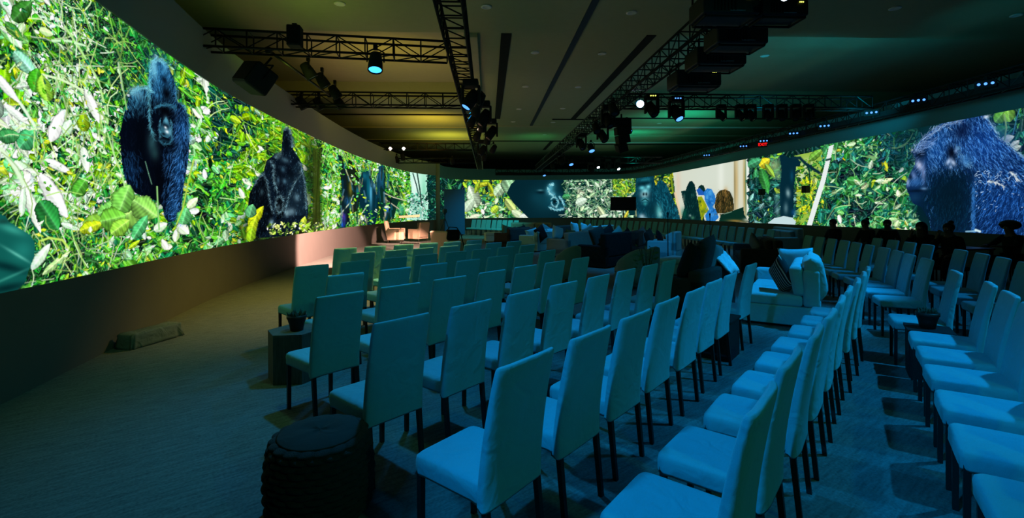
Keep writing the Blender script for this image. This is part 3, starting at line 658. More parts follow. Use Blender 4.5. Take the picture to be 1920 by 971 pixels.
B.poly([(1341, 378), (1344, 364), (1350, 357), (1360, 355), (1369, 359), (1375, 372), (1377, 392), (1370, 400), (1345, 400), (1340, 388)], (54, 52, 26))
B.spots([(1361, 360, 4, 8, (190, 140, 70), 0.7, 0), (1349, 366, 3, 6, (130, 110, 60), 0.6, 0), (1370, 376, 3, 10, (20, 34, 20), 0.8, 0), (1357, 370, 2, 6, (20, 20, 10), 0.8, 0)])
B.fur([(1341, 378), (1344, 364), (1350, 357), (1360, 355), (1369, 359), (1375, 372), (1377, 392), (1370, 400), (1345, 400), (1340, 388)], 420, 5, lambda x, y: ((120, 90, 44), 95) if RNG.random() < 0.4 else ((20, 20, 10), 95), 0.4, 0.6)
B.fur([(1277, 358), (1286, 357), (1293, 340), (1303, 346), (1308, 374), (1316, 384), (1322, 416), (1276, 416), (1284, 388)], 300, 4, lambda x, y: ((30, 84, 76), 95) if RNG.random() < 0.4 else ((2, 24, 26), 95), 0.4, 0.5)
for k in range(26):
    x = RNG.uniform(1322, 1342); y = RNG.uniform(356, 412); B.line([(x, y), (x + RNG.uniform(-5, 5), y + RNG.uniform(1, 6))], 0.5, ((0.4, 0.7, 0.95), (0.05, 0.3, 0.6))[k % 2], 0.6)
B.poly([(1352, 402), (1372, 396), (1394, 388), (1396, 402), (1404, 416), (1348, 416)], (8, 46, 36)); B.line([(1358, 401), (1372, 397)], 0.8, (0.6, 0.7, 0.6), 0.7)
B.spots([(1380, 414, 16, 2.5, (170, 130, 60), 0.8, 0), (1400, 412, 6, 3, (220, 220, 200), 0.7, 0)])
# right-hand jungle
B.foliage(1406, 1720, 2600, (5, 24), T_DK, (3, 3, 3, 2))
B.foliage(1406, 1470, 160, (5, 18), T_MD + T_YL, (2, 1, 2, 2, 1, 0.4, 1))
B.poly([(1490, 292), (1556, 278), (1548, 330), (1540, 372), (1522, 420), (1488, 424), (1486, 370), (1484, 330)], (150, 190, 70))
B.spots([(1500, 330, 12, 22, (214, 226, 190), 0.9, 0), (1515, 310, 10, 12, (220, 230, 200), 0.8, 0), (1486, 365, 8, 14, (214, 228, 200), 0.9, 0), (1452, 310, 12, 12, (180, 205, 140), 0.7, 0), (1458, 330, 8, 16, (150, 190, 140), 0.6, 0)])
B.foliage(1484, 1552, 460, (4, 15), T_YL + [(60, 130, 30), (20, 90, 40), (190, 220, 120), (8, 50, 30)], (2, 1, 3, 4, 4, 1, 3), 300, 425)
B.foliage(1495, 1530, 50, (5, 13), [(190, 200, 20), (150, 190, 20)], (1, 1), 335, 400)
B.foliage(1406, 1490, 220, (6, 22), [(6, 46, 46), (10, 60, 56), (30, 100, 90), (120, 180, 170)], (3, 3, 2, 0.7), 340, 425)
B.poly([(1462, 291), (1470, 290), (1480, 296), (1492, 293), (1502, 304), (1500, 312), (1493, 312), (1492, 330), (1488, 360), (1489, 400), (1486, 412), (1464, 412), (1462, 360), (1466, 320)], (4, 40, 54))
B.spots([(1485, 330, 3, 10, (10, 80, 110), 0.7, 0), (1478, 362, 4, 8, (180, 215, 215), 0.7, 0.3), (1474, 390, 4, 10, (150, 190, 195), 0.5, 0), (1457, 372, 5, 12, (90, 160, 150), 0.6, 0), (1458, 395, 4, 10, (150, 205, 200), 0.6, 0)])
B.line([(1488, 296), (1500, 296), (1510, 306), (1524, 316), (1534, 322), (1542, 328)], 2.2, (0.03, 0.17, 0.22)); B.line([(1512, 306), (1518, 322), (1519, 342)], 1.0, (0.03, 0.17, 0.18))
for x, y, L, Wd, a, c in [(1434, 305, 18, 16, 0.5, (220, 205, 40)), (1434, 340, 40, 14, -1.3, (50, 140, 60)), (1444, 320, 26, 8, -1.0, (140, 180, 60)), (1415, 305, 22, 14, 0.3, (60, 150, 100)), (1590, 282, 30, 20, 1.3, (200, 170, 20)), (1577, 285, 28, 12, 1.3, (90, 180, 210)), (1640, 290, 30, 22, -1.2, (130, 180, 120)), (1604, 345, 26, 12, 1.4, (60, 170, 80)), (1592, 350, 14, 16, 0.2, (120, 210, 150)), (1580, 392, 24, 12, 0.2, (50, 160, 100)), (1530, 290, 24, 12, 0.6, (110, 170, 60)),
                          (1648, 345, 30, 12, 0.9, (190, 220, 150)), (1660, 340, 26, 8, 0.3, (215, 230, 170)), (1602, 410, 10, 6, 1.3, (230, 240, 230)), (1700, 330, 30, 16, 1.2, (150, 190, 40)), (1690, 410, 24, 14, 0.6, (170, 200, 150)), (1714, 420, 26, 16, 0.2, (90, 190, 150)), (1660, 310, 22, 8, -1.2, (180, 190, 40))]:
    u, v = WR.P(x, y); s_ = B.scale(u) * 1.25; B.leaf(u, v, L * s_, Wd * s_, a, np.array(c) / 255.0, 0.1)
B.foliage(1540, 1720, 800, (7, 30), [(20, 100, 56), (40, 120, 46), (12, 84, 66), (26, 120, 70), (16, 100, 80), (60, 160, 80)], (3, 2, 3, 2, 2, 1), lit=(0.45, 2))
B.foliage(1540, 1720, 240, (5, 16), [(90, 170, 90), (120, 200, 120), (60, 150, 110)], (1, 1, 1), lit=(0.5, 2))
B.foliage(1560, 1720, 210, (5, 18), T_LT + T_YL, (2, 2, 2, 1, 0.6, 0.5, 1), lit=(0.54, 2))
B.foliage(1540, 1720, 300, (4, 14), T_DK, (1, 1, 1, 1), lit=(-1, 0.5))
B.foliage(1650, 1730, 200, (6, 18), [(6, 60, 70), (10, 80, 90), (4, 40, 44), (40, 130, 100)], (2, 2, 2, 1), 250, 300)
B.stems(1560, 1720, 46, 26, [(190, 225, 150), (120, 190, 110), (220, 240, 200)], 0.7)
B.poly([(1441, 417), (1452, 409), (1470, 405), (1486, 408), (1493, 416), (1490, 424), (1441, 420)], (196, 222, 226)); B.spots([(1490, 398, 6, 6, (20, 80, 140), 0.8, 0)])
B.poly([(1555, 274), (1564, 271), (1556, 305), (1548, 340), (1534, 385), (1521, 428), (1512, 426), (1526, 380), (1540, 336), (1549, 300)], (232, 240, 238)); B.line([(1550, 300), (1558, 298)], 1.6, (0.1, 0.25, 0.2))
B.foliage(1860, 1960, 500, (6, 26), T_DK + T_MD, (3, 3, 3, 3, 1, 1, 1, 1), 195, 330)
for x, y, L, Wd, a, c in [(1878, 216, 26, 20, 0.8, (90, 160, 50)), (1892, 214, 24, 18, 1.7, (120, 180, 60)), (1876, 246, 22, 20, 0.4, (40, 110, 50)), (1890, 260, 20, 12, 0.2, (215, 215, 190)), (1904, 270, 16, 10, 0.6, (200, 205, 180)), (1905, 278, 18, 10, 0.3, (190, 200, 170))]:
    u, v = WR.P(x, y); s_ = B.scale(u) * 1.25; B.leaf(u, v, L * s_, Wd * s_, a, np.array(c) / 255.0, 0.1)
B.line([(1884, 215), (1888, 240), (1884, 262)], 1.4, (0.55, 0.7, 0.4)); B.line([(1912, 205), (1906, 225), (1900, 252)], 1.0, (0.2, 0.45, 0.55))
# huge ape in profile
B.spots([(1700, 250, 40, 30, (3, 40, 46), 0.75, 0), (1690, 300, 14, 30, (6, 60, 60), 0.5, 0)])
g5 = [(1710, 285), (1720, 270), (1735, 255), (1752, 241), (1768, 230), (1800, 222), (1846, 212), (1862, 235), (1873, 257), (1897, 276), (1920, 294), (1960, 320), (2010, 360), (2010, 446), (1920, 442), (1811, 440), (1747, 440), (1743, 412), (1728, 388), (1712, 381), (1703, 361), (1699, 350), (1701, 340), (1705, 329), (1716, 308), (1717, 296)]
B.poly(g5, (8, 36, 78))
B.spots([(1850, 270, 55, 40, (20, 72, 150), 0.9, 0), (1755, 280, 30, 34, (18, 70, 140), 0.9, 0), (1880, 380, 60, 50, (10, 50, 112), 0.8, 0), (1780, 390, 44, 56, (3, 26, 40), 0.97, 0), (1745, 385, 30, 34, (3, 30, 50), 0.9, 0), (1792, 335, 26, 30, (3, 22, 44), 0.9, 0)])
def f5(x, y):
    j = RNG.normal(0, 7)
    dark = x + j * 0.4 < 1826 and x + j > 1738 and y + j * 1.6 > 318 + max(0, 1760 - x) * 0.6
    if dark: return ((10, 56, 84), 95) if RNG.random() < 0.3 else ((2, 20, 34), 95)
    if x < 1738: return ((80, 140, 205), 120) if RNG.random() < 0.25 and y < 345 else None
    if x + j < 1800 and y < 325: return (((100, 170, 240), 60 + (x - 1740) * 0.5) if RNG.random() < 0.5 else ((8, 44, 100), 70))
    if x > 1822 and y + j > 348: return ((56, 130, 220), 125 - (x - 1830) * 0.25) if RNG.random() < 0.4 else ((5, 30, 76), 130)
    return ((90, 165, 245), 75 - (x - 1800) * 0.3) if RNG.random() < 0.45 else ((6, 30, 84), 70)
B.fur(g5, 14000, 7, f5, 0.36, 0.5)
B.spots([(1804, 246, 16, 14, (6, 20, 52), 0.85, 0.4), (1785, 287, 9, 15, (3, 10, 26), 1.0, 0.2), (1727, 288, 11, 10, (5, 16, 34), 0.95, 0), (1780, 360, 30, 36, (3, 24, 38), 0.8, 0), (1824, 330, 10, 12, (4, 24, 54), 0.7, 0)])
B.rim([(1712, 286), (1722, 272), (1737, 257), (1753, 244), (1768, 234), (1800, 226)], (0.62, 0.75, 0.95), 260, 8, 0.4, 0.7, 3.0)
B.rim([(1716, 290), (1730, 276), (1750, 262)], (0.5, 0.66, 0.9), 140, 8, 0.4, 0.6, 5.0)
B.rim([(1846, 214), (1862, 236), (1873, 257), (1897, 276), (1920, 294)], (0.6, 0.8, 1.0), 160, 6, 0.4, 0.7, 2.0)
B.rim([(1826, 350), (1824, 390), (1826, 435)], (0.3, 0.6, 0.9), 130, 8, 0.4, 0.6, 1.5)
B.rim([(1795, 270), (1800, 290), (1812, 306), (1822, 312)], (0.5, 0.75, 0.95), 120, 7, 0.4, 0.6, 3)
B.spots([(1724, 310, 6, 10, (200, 205, 235), 0.85, 0.5), (1732, 325, 4, 18, (150, 170, 220), 0.6, 0), (1714, 330, 5, 10, (130, 160, 215), 0.7, 0.3), (1708, 333, 3, 5, (6, 20, 40), 0.95, 0), (1703, 342, 3, 7, (190, 205, 235), 0.8, 0), (1718, 342, 14, 8, (50, 110, 180), 0.7, 0), (1733, 354, 6, 3, (120, 170, 220), 0.7, 0), (1718, 358, 18, 2.5, (2, 16, 34), 0.9, 0),
         (1715, 370, 12, 8, (16, 54, 86), 0.8, 0), (1779, 303, 4, 7, (180, 205, 240), 0.9, -0.6), (1788, 305, 4, 7, (190, 210, 240), 0.85, 0.6), (1783, 313, 3, 4, (160, 190, 235), 0.8, 0), (1793, 283, 3, 5, (140, 170, 220), 0.6, 0), (1812, 300, 10, 12, (60, 130, 200), 0.6, 0), (1826, 390, 4, 50, (40, 110, 190), 0.5, 0)])
for k in range(70):
    x = 1828 + 90 * RNG.random() ** 1.6; y = 320 + 26 * RNG.random() if k > 34 else 325 + 70 * RNG.random(); a_ = RNG.normal(-0.4, 0.7); l = RNG.uniform(1.5, 5)
    B.line([(x, y), (x + l * math.cos(a_), y + l * math.sin(a_))], 0.45, (0.75, 0.88, 1.0), 0.85)
B.rim([(1850, 340), (1864, 341), (1876, 346), (1884, 350)], (0.9, 0.97, 1), 60, 5, 0.5, 0.9, 0.5); B.rim([(1893, 321), (1902, 328), (1910, 338)], (0.9, 0.97, 1), 50, 5, 0.5, 0.9, 0.4)
B.spots([(1850, 219, 6, 3, (230, 240, 250), 0.8, 0)])
B.line([(1812, 434), (1830, 433)], 1.4, (0.6, 0.8, 0.9), 0.8); B.line([(1830, 431), (1838, 434)], 2.0, (0.9, 1, 1), 0.9)
scr2 = B.mesh('projection_screen', 1.0, 0.01)
tag(scr2, 'curved screen facing the long one, with a huge blue-lit ape head in profile', 'screen')
# ================================================================== room shell
M_WALL = mat('wall_paint', (0.115, 0.105, 0.10), 0.9, noise=0.08, scale=3)
M_FASC = mat('fascia_paint', (0.30, 0.36, 0.33), 0.9)
M_DARK = mat('dark_outer_wall', (0.02, 0.02, 0.02), 0.95)
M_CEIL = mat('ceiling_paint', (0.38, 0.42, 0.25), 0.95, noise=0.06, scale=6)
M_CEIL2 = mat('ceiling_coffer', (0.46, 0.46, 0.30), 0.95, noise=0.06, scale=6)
M_BLACK = mat('black_metal', (0.012, 0.012, 0.013), 0.5, 0.6)
M_MATT = mat('matt_black', (0.012, 0.012, 0.012), 0.8)
M_SLOT = mat('slot_black', (0.006, 0.006, 0.007), 0.9)

def strip(W, u0, u1, z0, z1, a, b, name, m, n=120):
    """a wall that follows the oval from u0 to u1; a and b are the distances of its two faces from the line"""
    mb = MB(); u = np.linspace(u0, u1, n); x, y = W.xy(u); nn = W.normal(u); rg = []
    for i in range(n):
        rg.append([(x[i] + nn[i, 0] * a, y[i] + nn[i, 1] * a, z0), (x[i] + nn[i, 0] * a, y[i] + nn[i, 1] * a, z1),
                   (x[i] + nn[i, 0] * b, y[i] + nn[i, 1] * b, z1), (x[i] + nn[i, 0] * b, y[i] + nn[i, 1] * b, z0)])
    mb.loft(rg); return tag(mb.build(name, m), kind='structure')

mb = MB(); mb.box((1, 18, -0.05), (40, 60, 0.1)); tag(mb.build('floor', carpet_mat()), kind='structure')
strip(WL, 0, WL.L, 0, SB, 0.03, -0.14, 'wall_left', M_WALL)
strip(WL, 0, WL.L, ST, FT, 0.03, -0.14, 'wall_left_upper', M_FASC)
strip(WL, 0, WL.L, SB, ST, -0.04, -0.14, 'wall_left_backing', M_DARK)
strip(WR, 0, WR.L, 0, SB, 0.03, -0.14, 'wall_right', M_WALL, 200)
strip(WR, 0, WR.L, ST, FT, 0.03, -0.14, 'wall_right_upper', mat('fascia_teal_light', (0.12, 0.30, 0.33), 0.9), 200)  # same fascia; its dim teal lighting is put into this colour
strip(WR, 0, WR.L, SB, ST, -0.04, -0.14, 'wall_right_backing', M_DARK, 200)
mb = MB(); mb.cyl((-5.38, 34.45, 0), (-5.38, 34.45, FT), 0.22, n=20); tag(mb.build('trim_1', M_FASC, smooth=True), kind='structure')
for nm, c, d in (('wall_front', (1, 46, 4), (40, 0.2, 8.4)), ('wall_back', (1, -9, 4), (40, 0.2, 8.4)), ('wall_outer_left', (-16, 18, 4), (0.2, 56, 8.4)), ('wall_outer_right', (20, 18, 4), (0.2, 56, 8.4))):
    mb = MB(); mb.box(c, d); tag(mb.build(nm, M_DARK), kind='structure')

H = 6.4
def cbox(mb, x0, x1, y0, y1, z0, z1):
    mb.box(((x0 + x1) / 2, (y0 + y1) / 2, (z0 + z1) / 2), (x1 - x0, y1 - y0, z1 - z0)); return mb
def roomobj(mb, name, m, kind='structure'):
    o = mb.build(name, m); o.rotation_euler = (0, 0, AX)
    return tag(o, kind=kind)
mb = MB()
cbox(mb, -20, 22, -10, 12.9, H, H + 1.2)              # flat part over the camera
cbox(mb, -0.6, 5.2, 12.9, 46, H, H + 1.2)             # middle strip
cbox(mb, -20, -0.6, 20.6, 46, H, H + 1.2)             # far left
cbox(mb, 5.2, 22, 21.7, 46, H, H + 1.2)               # far right
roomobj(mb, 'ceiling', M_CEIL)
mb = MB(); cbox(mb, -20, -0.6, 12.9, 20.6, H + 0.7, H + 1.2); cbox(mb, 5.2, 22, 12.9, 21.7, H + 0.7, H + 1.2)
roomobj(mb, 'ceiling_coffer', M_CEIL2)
k = 2
def trim(x0, x1, y0, y1, z0, z1, m):
    global k
    mb = MB(); cbox(mb, x0, x1, y0, y1, z0, z1); roomobj(mb, 'trim_%d' % k, m); k += 1
trim(0.38, 0.66, 12.9, 25, H - 0.02, H + 0.05, M_SLOT)
trim(2.38, 2.54, 7.5, 27, H - 0.03, H + 0.05, mat('track_blue_black', (0.02, 0.035, 0.06), 0.6))
trim(4.36, 4.62, 12.9, 25, H - 0.02, H + 0.05, M_SLOT)
trim(4.36, 4.6, 33.2, 38, H - 0.02, H + 0.05, M_SLOT)
trim(-0.62, -0.26, 12.9, 20.6, H - 0.12, H + 0.3, M_CEIL2)
for (x0, x1, y, w, m) in ((-12, -0.6, 23.9, 0.12, M_SLOT), (-0.6, 5.2, 27.1, 0.14, M_CEIL2), (3.4, 5.2, 25.0, 0.1, M_SLOT), (-12, -0.6, 27.6, 0.1, M_CEIL2), (-12, -0.6, 32.4, 0.14, M_CEIL2), (-12, 5.2, 33.0, 0.12, M_SLOT),
                          (5.2, 20, 24.6, 0.12, M_SLOT), (5.2, 20, 27.3, 0.3, mat('batten_highlight', (0.85, 0.88, 0.86), 0.5)), (5.2, 20, 30.5, 0.25, M_CEIL2), (5.2, 20, 33.6, 0.35, MATS['batten_highlight'] if 'batten_highlight' in MATS else mat('batten_highlight', (0.85, 0.88, 0.86), 0.5)), (5.2, 20, 34.6, 0.2, M_SLOT)):  # bright battens: highlight lines put into the trim colour
    trim(x0, x1, y, y + w, H - 0.05, H + 0.05, m)

M_LAMP = mat('downlight_glass', (0.9, 0.95, 0.92), 0.15, spec=1.0)
M_RING = mat('downlight_ring', (0.85, 0.85, 0.8), 0.5)
def downlight(label, x, y):
    X, Y = at(x, y, H)
    t = thing('recessed_downlight', label, 'ceiling light', (X, Y, H), 0, 'recessed downlights in the ceiling')
    MB().lathe([(0.075, -0.004), (0.13, -0.004), (0.13, -0.02), (0.085, -0.03), (0.075, -0.015)], 20).build('trim_ring', M_RING, t, True)
    MB().lathe([(0.001, -0.012), (0.05, -0.014), (0.075, -0.006)], 20).build('lamp_glass', M_LAMP, t, True)
DL = {'beside the wide black ceiling slot': [(1003, 98), (985, 162), (973, 204), (962, 228)], 'between the blue track and the far black slot': [(1129, 100), (1084, 163), (1055, 203), (1037, 229), (1021, 252)]}
for wh, l in DL.items():
    for i, (x, y) in enumerate(l): downlight('unlit downlight %s, %s from the camera' % (wh, ORD[i]), x, y)
for lb, x, y in [('unlit round downlight alone on the olive ceiling above the cross truss', 637, 6), ('unlit round downlight on bare ceiling next to the long truss', 912, 12), ('unlit round downlight just past the start of the blue track', 1184, 23),
                 ('large unlit downlight on dark ceiling past the projectors', 1678, 15), ('unlit downlight at the picture edge on dark ceiling', 1906, 28), ('unlit downlight on the pale teal ceiling panel', 1434, 104), ('unlit downlight under the blue beam lights', 1236, 231)]:
    downlight(lb, x, y)

# ================================================================== chairs
M_CLOTH = fabric_mat('slipcover_teal_cast', (0.14, 0.45, 0.49), 0.5)  # white covers; the room's teal light cast is put into their colour
M_LEG = mat('dark_chair_metal', (0.035, 0.033, 0.032), 0.45, 0.5)

def make_chair(label, loc, rz, group):
    t = thing('dining_chair', label, 'chair', loc, rz, group)
    # seat with its skirt
    rg = []
    for z, wx, y0, y1 in ((0.385, 0.206, -0.225, 0.222), (0.395, 0.211, -0.228, 0.228), (0.44, 0.213, -0.228, 0.230), (0.462, 0.209, -0.226, 0.226), (0.474, 0.197, -0.22, 0.213), (0.479, 0.17, -0.20, 0.185)):
        pts = []; n = 32
        for i in range(n):
            a = 2 * PI * (i + 0.5) / n; c, s = math.cos(a), math.sin(a); e = 0.16
            px = math.copysign(abs(c) ** e, c); py = math.copysign(abs(s) ** e, s)
            zz = z - (0.012 * abs(px * py) ** 2 if z < 0.39 else 0)
            wob = 0.004 * math.sin(9 * a + 1) * (0.45 - z) / 0.06 if z < 0.43 else 0
            pts.append((px * (wx + wob), (y0 + y1) / 2 + py * ((y1 - y0) / 2 + wob), zz))
        rg.append(pts)
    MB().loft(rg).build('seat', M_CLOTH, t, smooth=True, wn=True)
    # backrest, one upright padded panel with a sleeve of cloth
    rg = []
    for j, z in enumerate([0.372, 0.38, 0.43, 0.5, 0.58, 0.66, 0.74, 0.82, 0.9, 0.96, 0.985, 0.996, 1.0]):
        q = (z - 0.4) / 0.6; yc = -0.238 - 0.1 * max(q, 0) ** 1.5
        th = (0.032 - 0.012 * max(q, 0)); w = 0.213 - 0.006 * max(q, 0)
        if z > 0.98: k_ = {0.985: 0.93, 0.996: 0.7, 1.0: 0.35}[z]; th *= k_; w -= (1 - k_) * 0.014
        pts = []; n = 36
        for i in range(n):
            a = 2 * PI * (i + 0.5) / n; c, s = math.cos(a), math.sin(a)
            px = math.copysign(abs(c) ** 0.2, c); py = math.copysign(abs(s) ** 0.55, s)
            bow = 0.022 * (px * px)
            zz = z
            if j < 2: zz -= 0.018 * abs(px) ** 3 * (1 if py < 0 else 0.2)
            pts.append((px * w, yc + bow + py * th, zz - (0.004 * px * px if z > 0.95 else 0)))
        rg.append(pts)
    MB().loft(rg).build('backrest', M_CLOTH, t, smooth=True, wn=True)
    for sx in (-1, 1):
        MB().loft([[(sx * 0.186 + a * 0.013, 0.198 + b * 0.013, 0.0) for a, b in ((-1, -1), (1, -1), (1, 1), (-1, 1))], [(sx * 0.186 + a * 0.015, 0.196 + b * 0.015, 0.42) for a, b in ((-1, -1), (1, -1), (1, 1), (-1, 1))]]).build('leg', M_LEG, t)
        MB().loft([[(sx * 0.186 + a * 0.013, -0.262 + b * 0.013, 0.0) for a, b in ((-1, -1), (1, -1), (1, 1), (-1, 1))], [(sx * 0.186 + a * 0.015, -0.222 + b * 0.015, 0.42) for a, b in ((-1, -1), (1, -1), (1, 1), (-1, 1))]]).build('leg', M_LEG, t)
    f = MB()
    for sx in (-1, 1): f.box((sx * 0.186, -0.01, 0.405), (0.024, 0.42, 0.024))
    f.box((0, 0.196, 0.405), (0.36, 0.024, 0.024))
    f.build('seat_frame', M_LEG, t)
    return t

CH = [None]
def chair(label, x, y, ang, group):
    """seat centre x, y; ang = direction the row runs, in degrees; the chair faces ang + 90"""
    rz = R(ang + random.uniform(-1.6, 1.6)); loc = (x + random.uniform(-0.012, 0.012), y + random.uniform(-0.012, 0.012), 0)
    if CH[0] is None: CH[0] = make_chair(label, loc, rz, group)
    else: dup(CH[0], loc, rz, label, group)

def row(top0, top1, n, words, group, off=0.335, skip=(), rowang=None):
    a = math.degrees(math.atan2(top1[1] - top0[1], top1[0] - top0[0]))
    if rowang is not None: a = rowang
    fx, fy = -math.sin(R(a)), math.cos(R(a))
    q = 0
    for i in range(n):
        if i in skip: continue
        t = i / (n - 1)
        chair('white slipcovered chair, %s from the camera end, %s' % (ORD[q], words), top0[0] + (top1[0] - top0[0]) * t + fx * off, top0[1] + (top1[1] - top0[1]) * t + fy * off, a, group); q += 1
row((0.09, 2.15), (2.24, 4.86), 7, 'row backing onto the middle aisle', 'chairs of the block facing the long screen')
chair('white slipcovered chair standing alone between the black cube table and the white sofa', 2.86 - 0.26, 5.71 + 0.215, 51, 'chairs of the block facing the long screen')
row((-0.65, 2.96), (2.03, 6.14), 8, 'second row in from the middle aisle', 'chairs of the block facing the long screen')
row((-1.35, 3.80), (0.94, 6.54), 7, 'third row in from the middle aisle', 'chairs of the block facing the long screen', rowang=48.5)
row((-1.71, 4.99), (0.60, 7.74), 7, 'fourth row in from the middle aisle', 'chairs of the block facing the long screen', rowang=48.5)
row((-2.42, 5.80), (0.30, 8.95), 8, 'fifth row in from the middle aisle', 'chairs of the block facing the long screen', rowang=46.5)
row((-2.33, 7.57), (0.07, 10.03), 7, 'sixth row in from the middle aisle', 'chairs of the block facing the long screen', rowang=45)
row((-2.93, 8.45), (-0.80, 10.42), 6, 'row closest to the lit stage', 'chairs of the block facing the long screen', rowang=41)
# the row whose seats front the middle aisle
e0 = (math.cos(R(49.8)), math.sin(R(49.8)))
for i in range(9):
    chair('white slipcovered chair, %s from the camera end, row facing across the middle aisle' % ORD[i], 0.63 + e0[0] * 0.59 * i, 1.90 + e0[1] * 0.59 * i, 49.8 + 0.5 * i, 'chairs of the row across the middle aisle')
# row with the dark table
for i in range(7):
    x, y = 3.89 - 0.352 * i, 4.35 - 0.496 * i
    chair('white slipcovered chair, %s out from the flowerpot table, row beside the second aisle' % ORD[i], x, y, 54.6, 'chairs of the row beside the second aisle')
chair('white slipcovered chair on the far side of the flowerpot table by the second aisle', 4.29, 5.10, 57, 'chairs of the row beside the second aisle')
def arc(pts, words, group, end='camera'):
    p = np.array(pts)
    for i in range(len(p)):
        a = p[min(i + 1, len(p) - 1)] - p[max(i - 1, 0)]; g = math.degrees(math.atan2(a[1], a[0]))
        chair('white slipcovered chair, %s from the %s end, %s' % (ORD[i], end, words), p[i, 0] - math.sin(R(g)) * 0.335, p[i, 1] + math.cos(R(g)) * 0.335, g, group)
arc([(5.33, 6.14), (5.61, 6.72), (5.90, 7.30), (6.15, 7.90), (6.37, 8.50), (6.56, 9.08), (6.72, 9.66), (6.87, 10.25), (7.0, 10.85), (7.12, 11.45)], 'row along the back of the white sofa', 'chairs behind the second aisle')
arc([(6.10, 5.66), (6.42, 6.24), (6.70, 6.82), (6.97, 7.42)], 'row ahead of the seated people', 'chairs of the outer row')
arc([(7.38, 8.50), (7.58, 9.10), (7.76, 9.72), (7.92, 10.34)], 'last short row under the leafy picture', 'chairs of the outer row')
wr = smooth_curve([(8.02, 14.8), (7.95, 17.6), (7.70, 21.0), (7.2, 24.0), (6.4, 27.0), (5.3, 29.6), (4.0, 31.6)], 60)
d_ = np.concatenate([[0], np.cumsum(np.hypot(*np.diff(wr, axis=0).T))]); nn_ = int(d_[-1] / 0.62)
pp_ = np.stack([np.interp(np.arange(nn_) * 0.62, d_, wr[:, 0]), np.interp(np.arange(nn_) * 0.62, d_, wr[:, 1])], 1)
arc(pp_.tolist(), 'curved row under the facing screen', 'chairs of the far curved row', 'dark sofa')
for i in range(9):
    x, y = -2.75 + 0.35 * i, 31.8 - 0.36 * i
    chair('teal-lit white chair, %s from the tripod, short row under the far screen' % ORD[i], x, y, -46 + 180, 'chairs under the far screen')

# ================================================================== furniture
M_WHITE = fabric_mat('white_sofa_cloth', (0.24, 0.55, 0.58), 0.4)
M_BROWN = fabric_mat('dark_brown_cloth', (0.045, 0.036, 0.03), 0.4)
M_OLIVE = fabric_mat('olive_grey_cloth', (0.20, 0.23, 0.19), 0.4)
M_TAN = fabric_mat('tan_cloth', (0.70, 0.50, 0.36), 0.3)
M_FOOT = mat('dark_wood_foot', (0.03, 0.022, 0.016), 0.6)

def sofa(label, cat, loc, rz, L, D, m, arms=(1, 1), cushions=2, hback=0.82, name='sofa', skirt=True, seat_h=0.45):
    t = thing(name, label, cat, loc, rz)
    MB().box((0, 0, 0.17 if skirt else 0.2), (L, D, 0.26 if skirt else 0.2), bevel=0.02).build('base', m, t, wn=True)
    MB().box((0, -D / 2 + 0.1, 0.30 + (hback - 0.3) / 2), (L, 0.2, hback - 0.3), bevel=0.05, seg=3).build('backrest', m, t, wn=True)
    x0 = -L / 2 + (0.17 if arms[0] else 0); x1 = L / 2 - (0.17 if arms[1] else 0); w = (x1 - x0) / cushions
    for i in range(cushions):
        MB().box((x0 + w * (i + 0.5), 0.09, seat_h - 0.075), (w - 0.012, D - 0.22, 0.16), bevel=0.045, seg=3).build('seat_cushion', m, t, wn=True)
        MB().box((x0 + w * (i + 0.5), -D / 2 + 0.26, seat_h + 0.2), (w - 0.03, 0.17, 0.42), rot=(R(-10), 0, 0), bevel=0.06, seg=3).build('back_cushion', m, t, wn=True)
    for s, on in ((-1, arms[0]), (1, arms[1])):
        if on: MB().box((s * (L / 2 - 0.085), 0, 0.36), (0.17, D, 0.56), bevel=0.05, seg=3).build('armrest', m, t, wn=True)
    for sx in (-1, 1):
        for sy in (-1, 1):
            MB().cyl((sx * (L / 2 - 0.07), sy * (D / 2 - 0.07), 0), (sx * (L / 2 - 0.07), sy * (D / 2 - 0.07), 0.11), 0.022, 0.03, 10).build('leg', M_FOOT, t)
    return t

def club(label, loc, rz, m, name='club_chair', W=0.8, hb=0.84):
    """armchair with one rounded back that runs into its arms"""
    t = thing(name, label, 'armchair', loc, rz)
    MB().lathe([(W / 2 * 0.86, 0.1), (W / 2 * 0.88, 0.13), (W / 2 * 0.88, 0.3), (W / 2 * 0.8, 0.33)], 28).build('base', m, t, True)
    MB().lathe([(0.001, 0.32), (W / 2 * 0.70, 0.32), (W / 2 * 0.76, 0.36), (W / 2 * 0.76, 0.42), (W / 2 * 0.68, 0.46), (0.001, 0.475)], 28, (0, 0.05, 0)).build('seat_cushion', m, t, True)
    rg = []; n = 26
    for i in range(n + 1):
        a = R(180 - 15) + R(210) * i / n
        f = max(0.0, math.sin(PI * i / n)) ** 0.7; top = 0.56 + (hb - 0.56) * f
        ro, ri = W / 2, W / 2 - 0.13; c, s = math.cos(a), math.sin(a); q = []
        for r_, z_ in ((ro * 0.95, 0.1), (ro, 0.3), (ro * 1.03, top - 0.08), (ro * 1.01, top - 0.02), ((ro + ri) / 2, top), (ri, top - 0.03), (ri, top - 0.09), (ri * 1.02, 0.12)):
            q.append((c * r_, s * r_, z_))
        rg.append(q)
    MB().loft(rg).build('backrest', m, t, True)
    for a in (45, 135, 225, 315):
        MB().cyl((math.cos(R(a)) * W * 0.34, math.sin(R(a)) * W * 0.34, 0), (math.cos(R(a)) * W * 0.34, math.sin(R(a)) * W * 0.34, 0.12), 0.02, 0.028, 10).build('leg', M_FOOT, t)
    return t

def cushion(label, loc, rot, w, m, t=0.16, h=None, group=None):
    o = MB().pillow(w, h or w, t).build('throw_pillow', m, None, smooth=True, loc=loc, rot=rot)
    return tag(o, label, 'pillow', group)

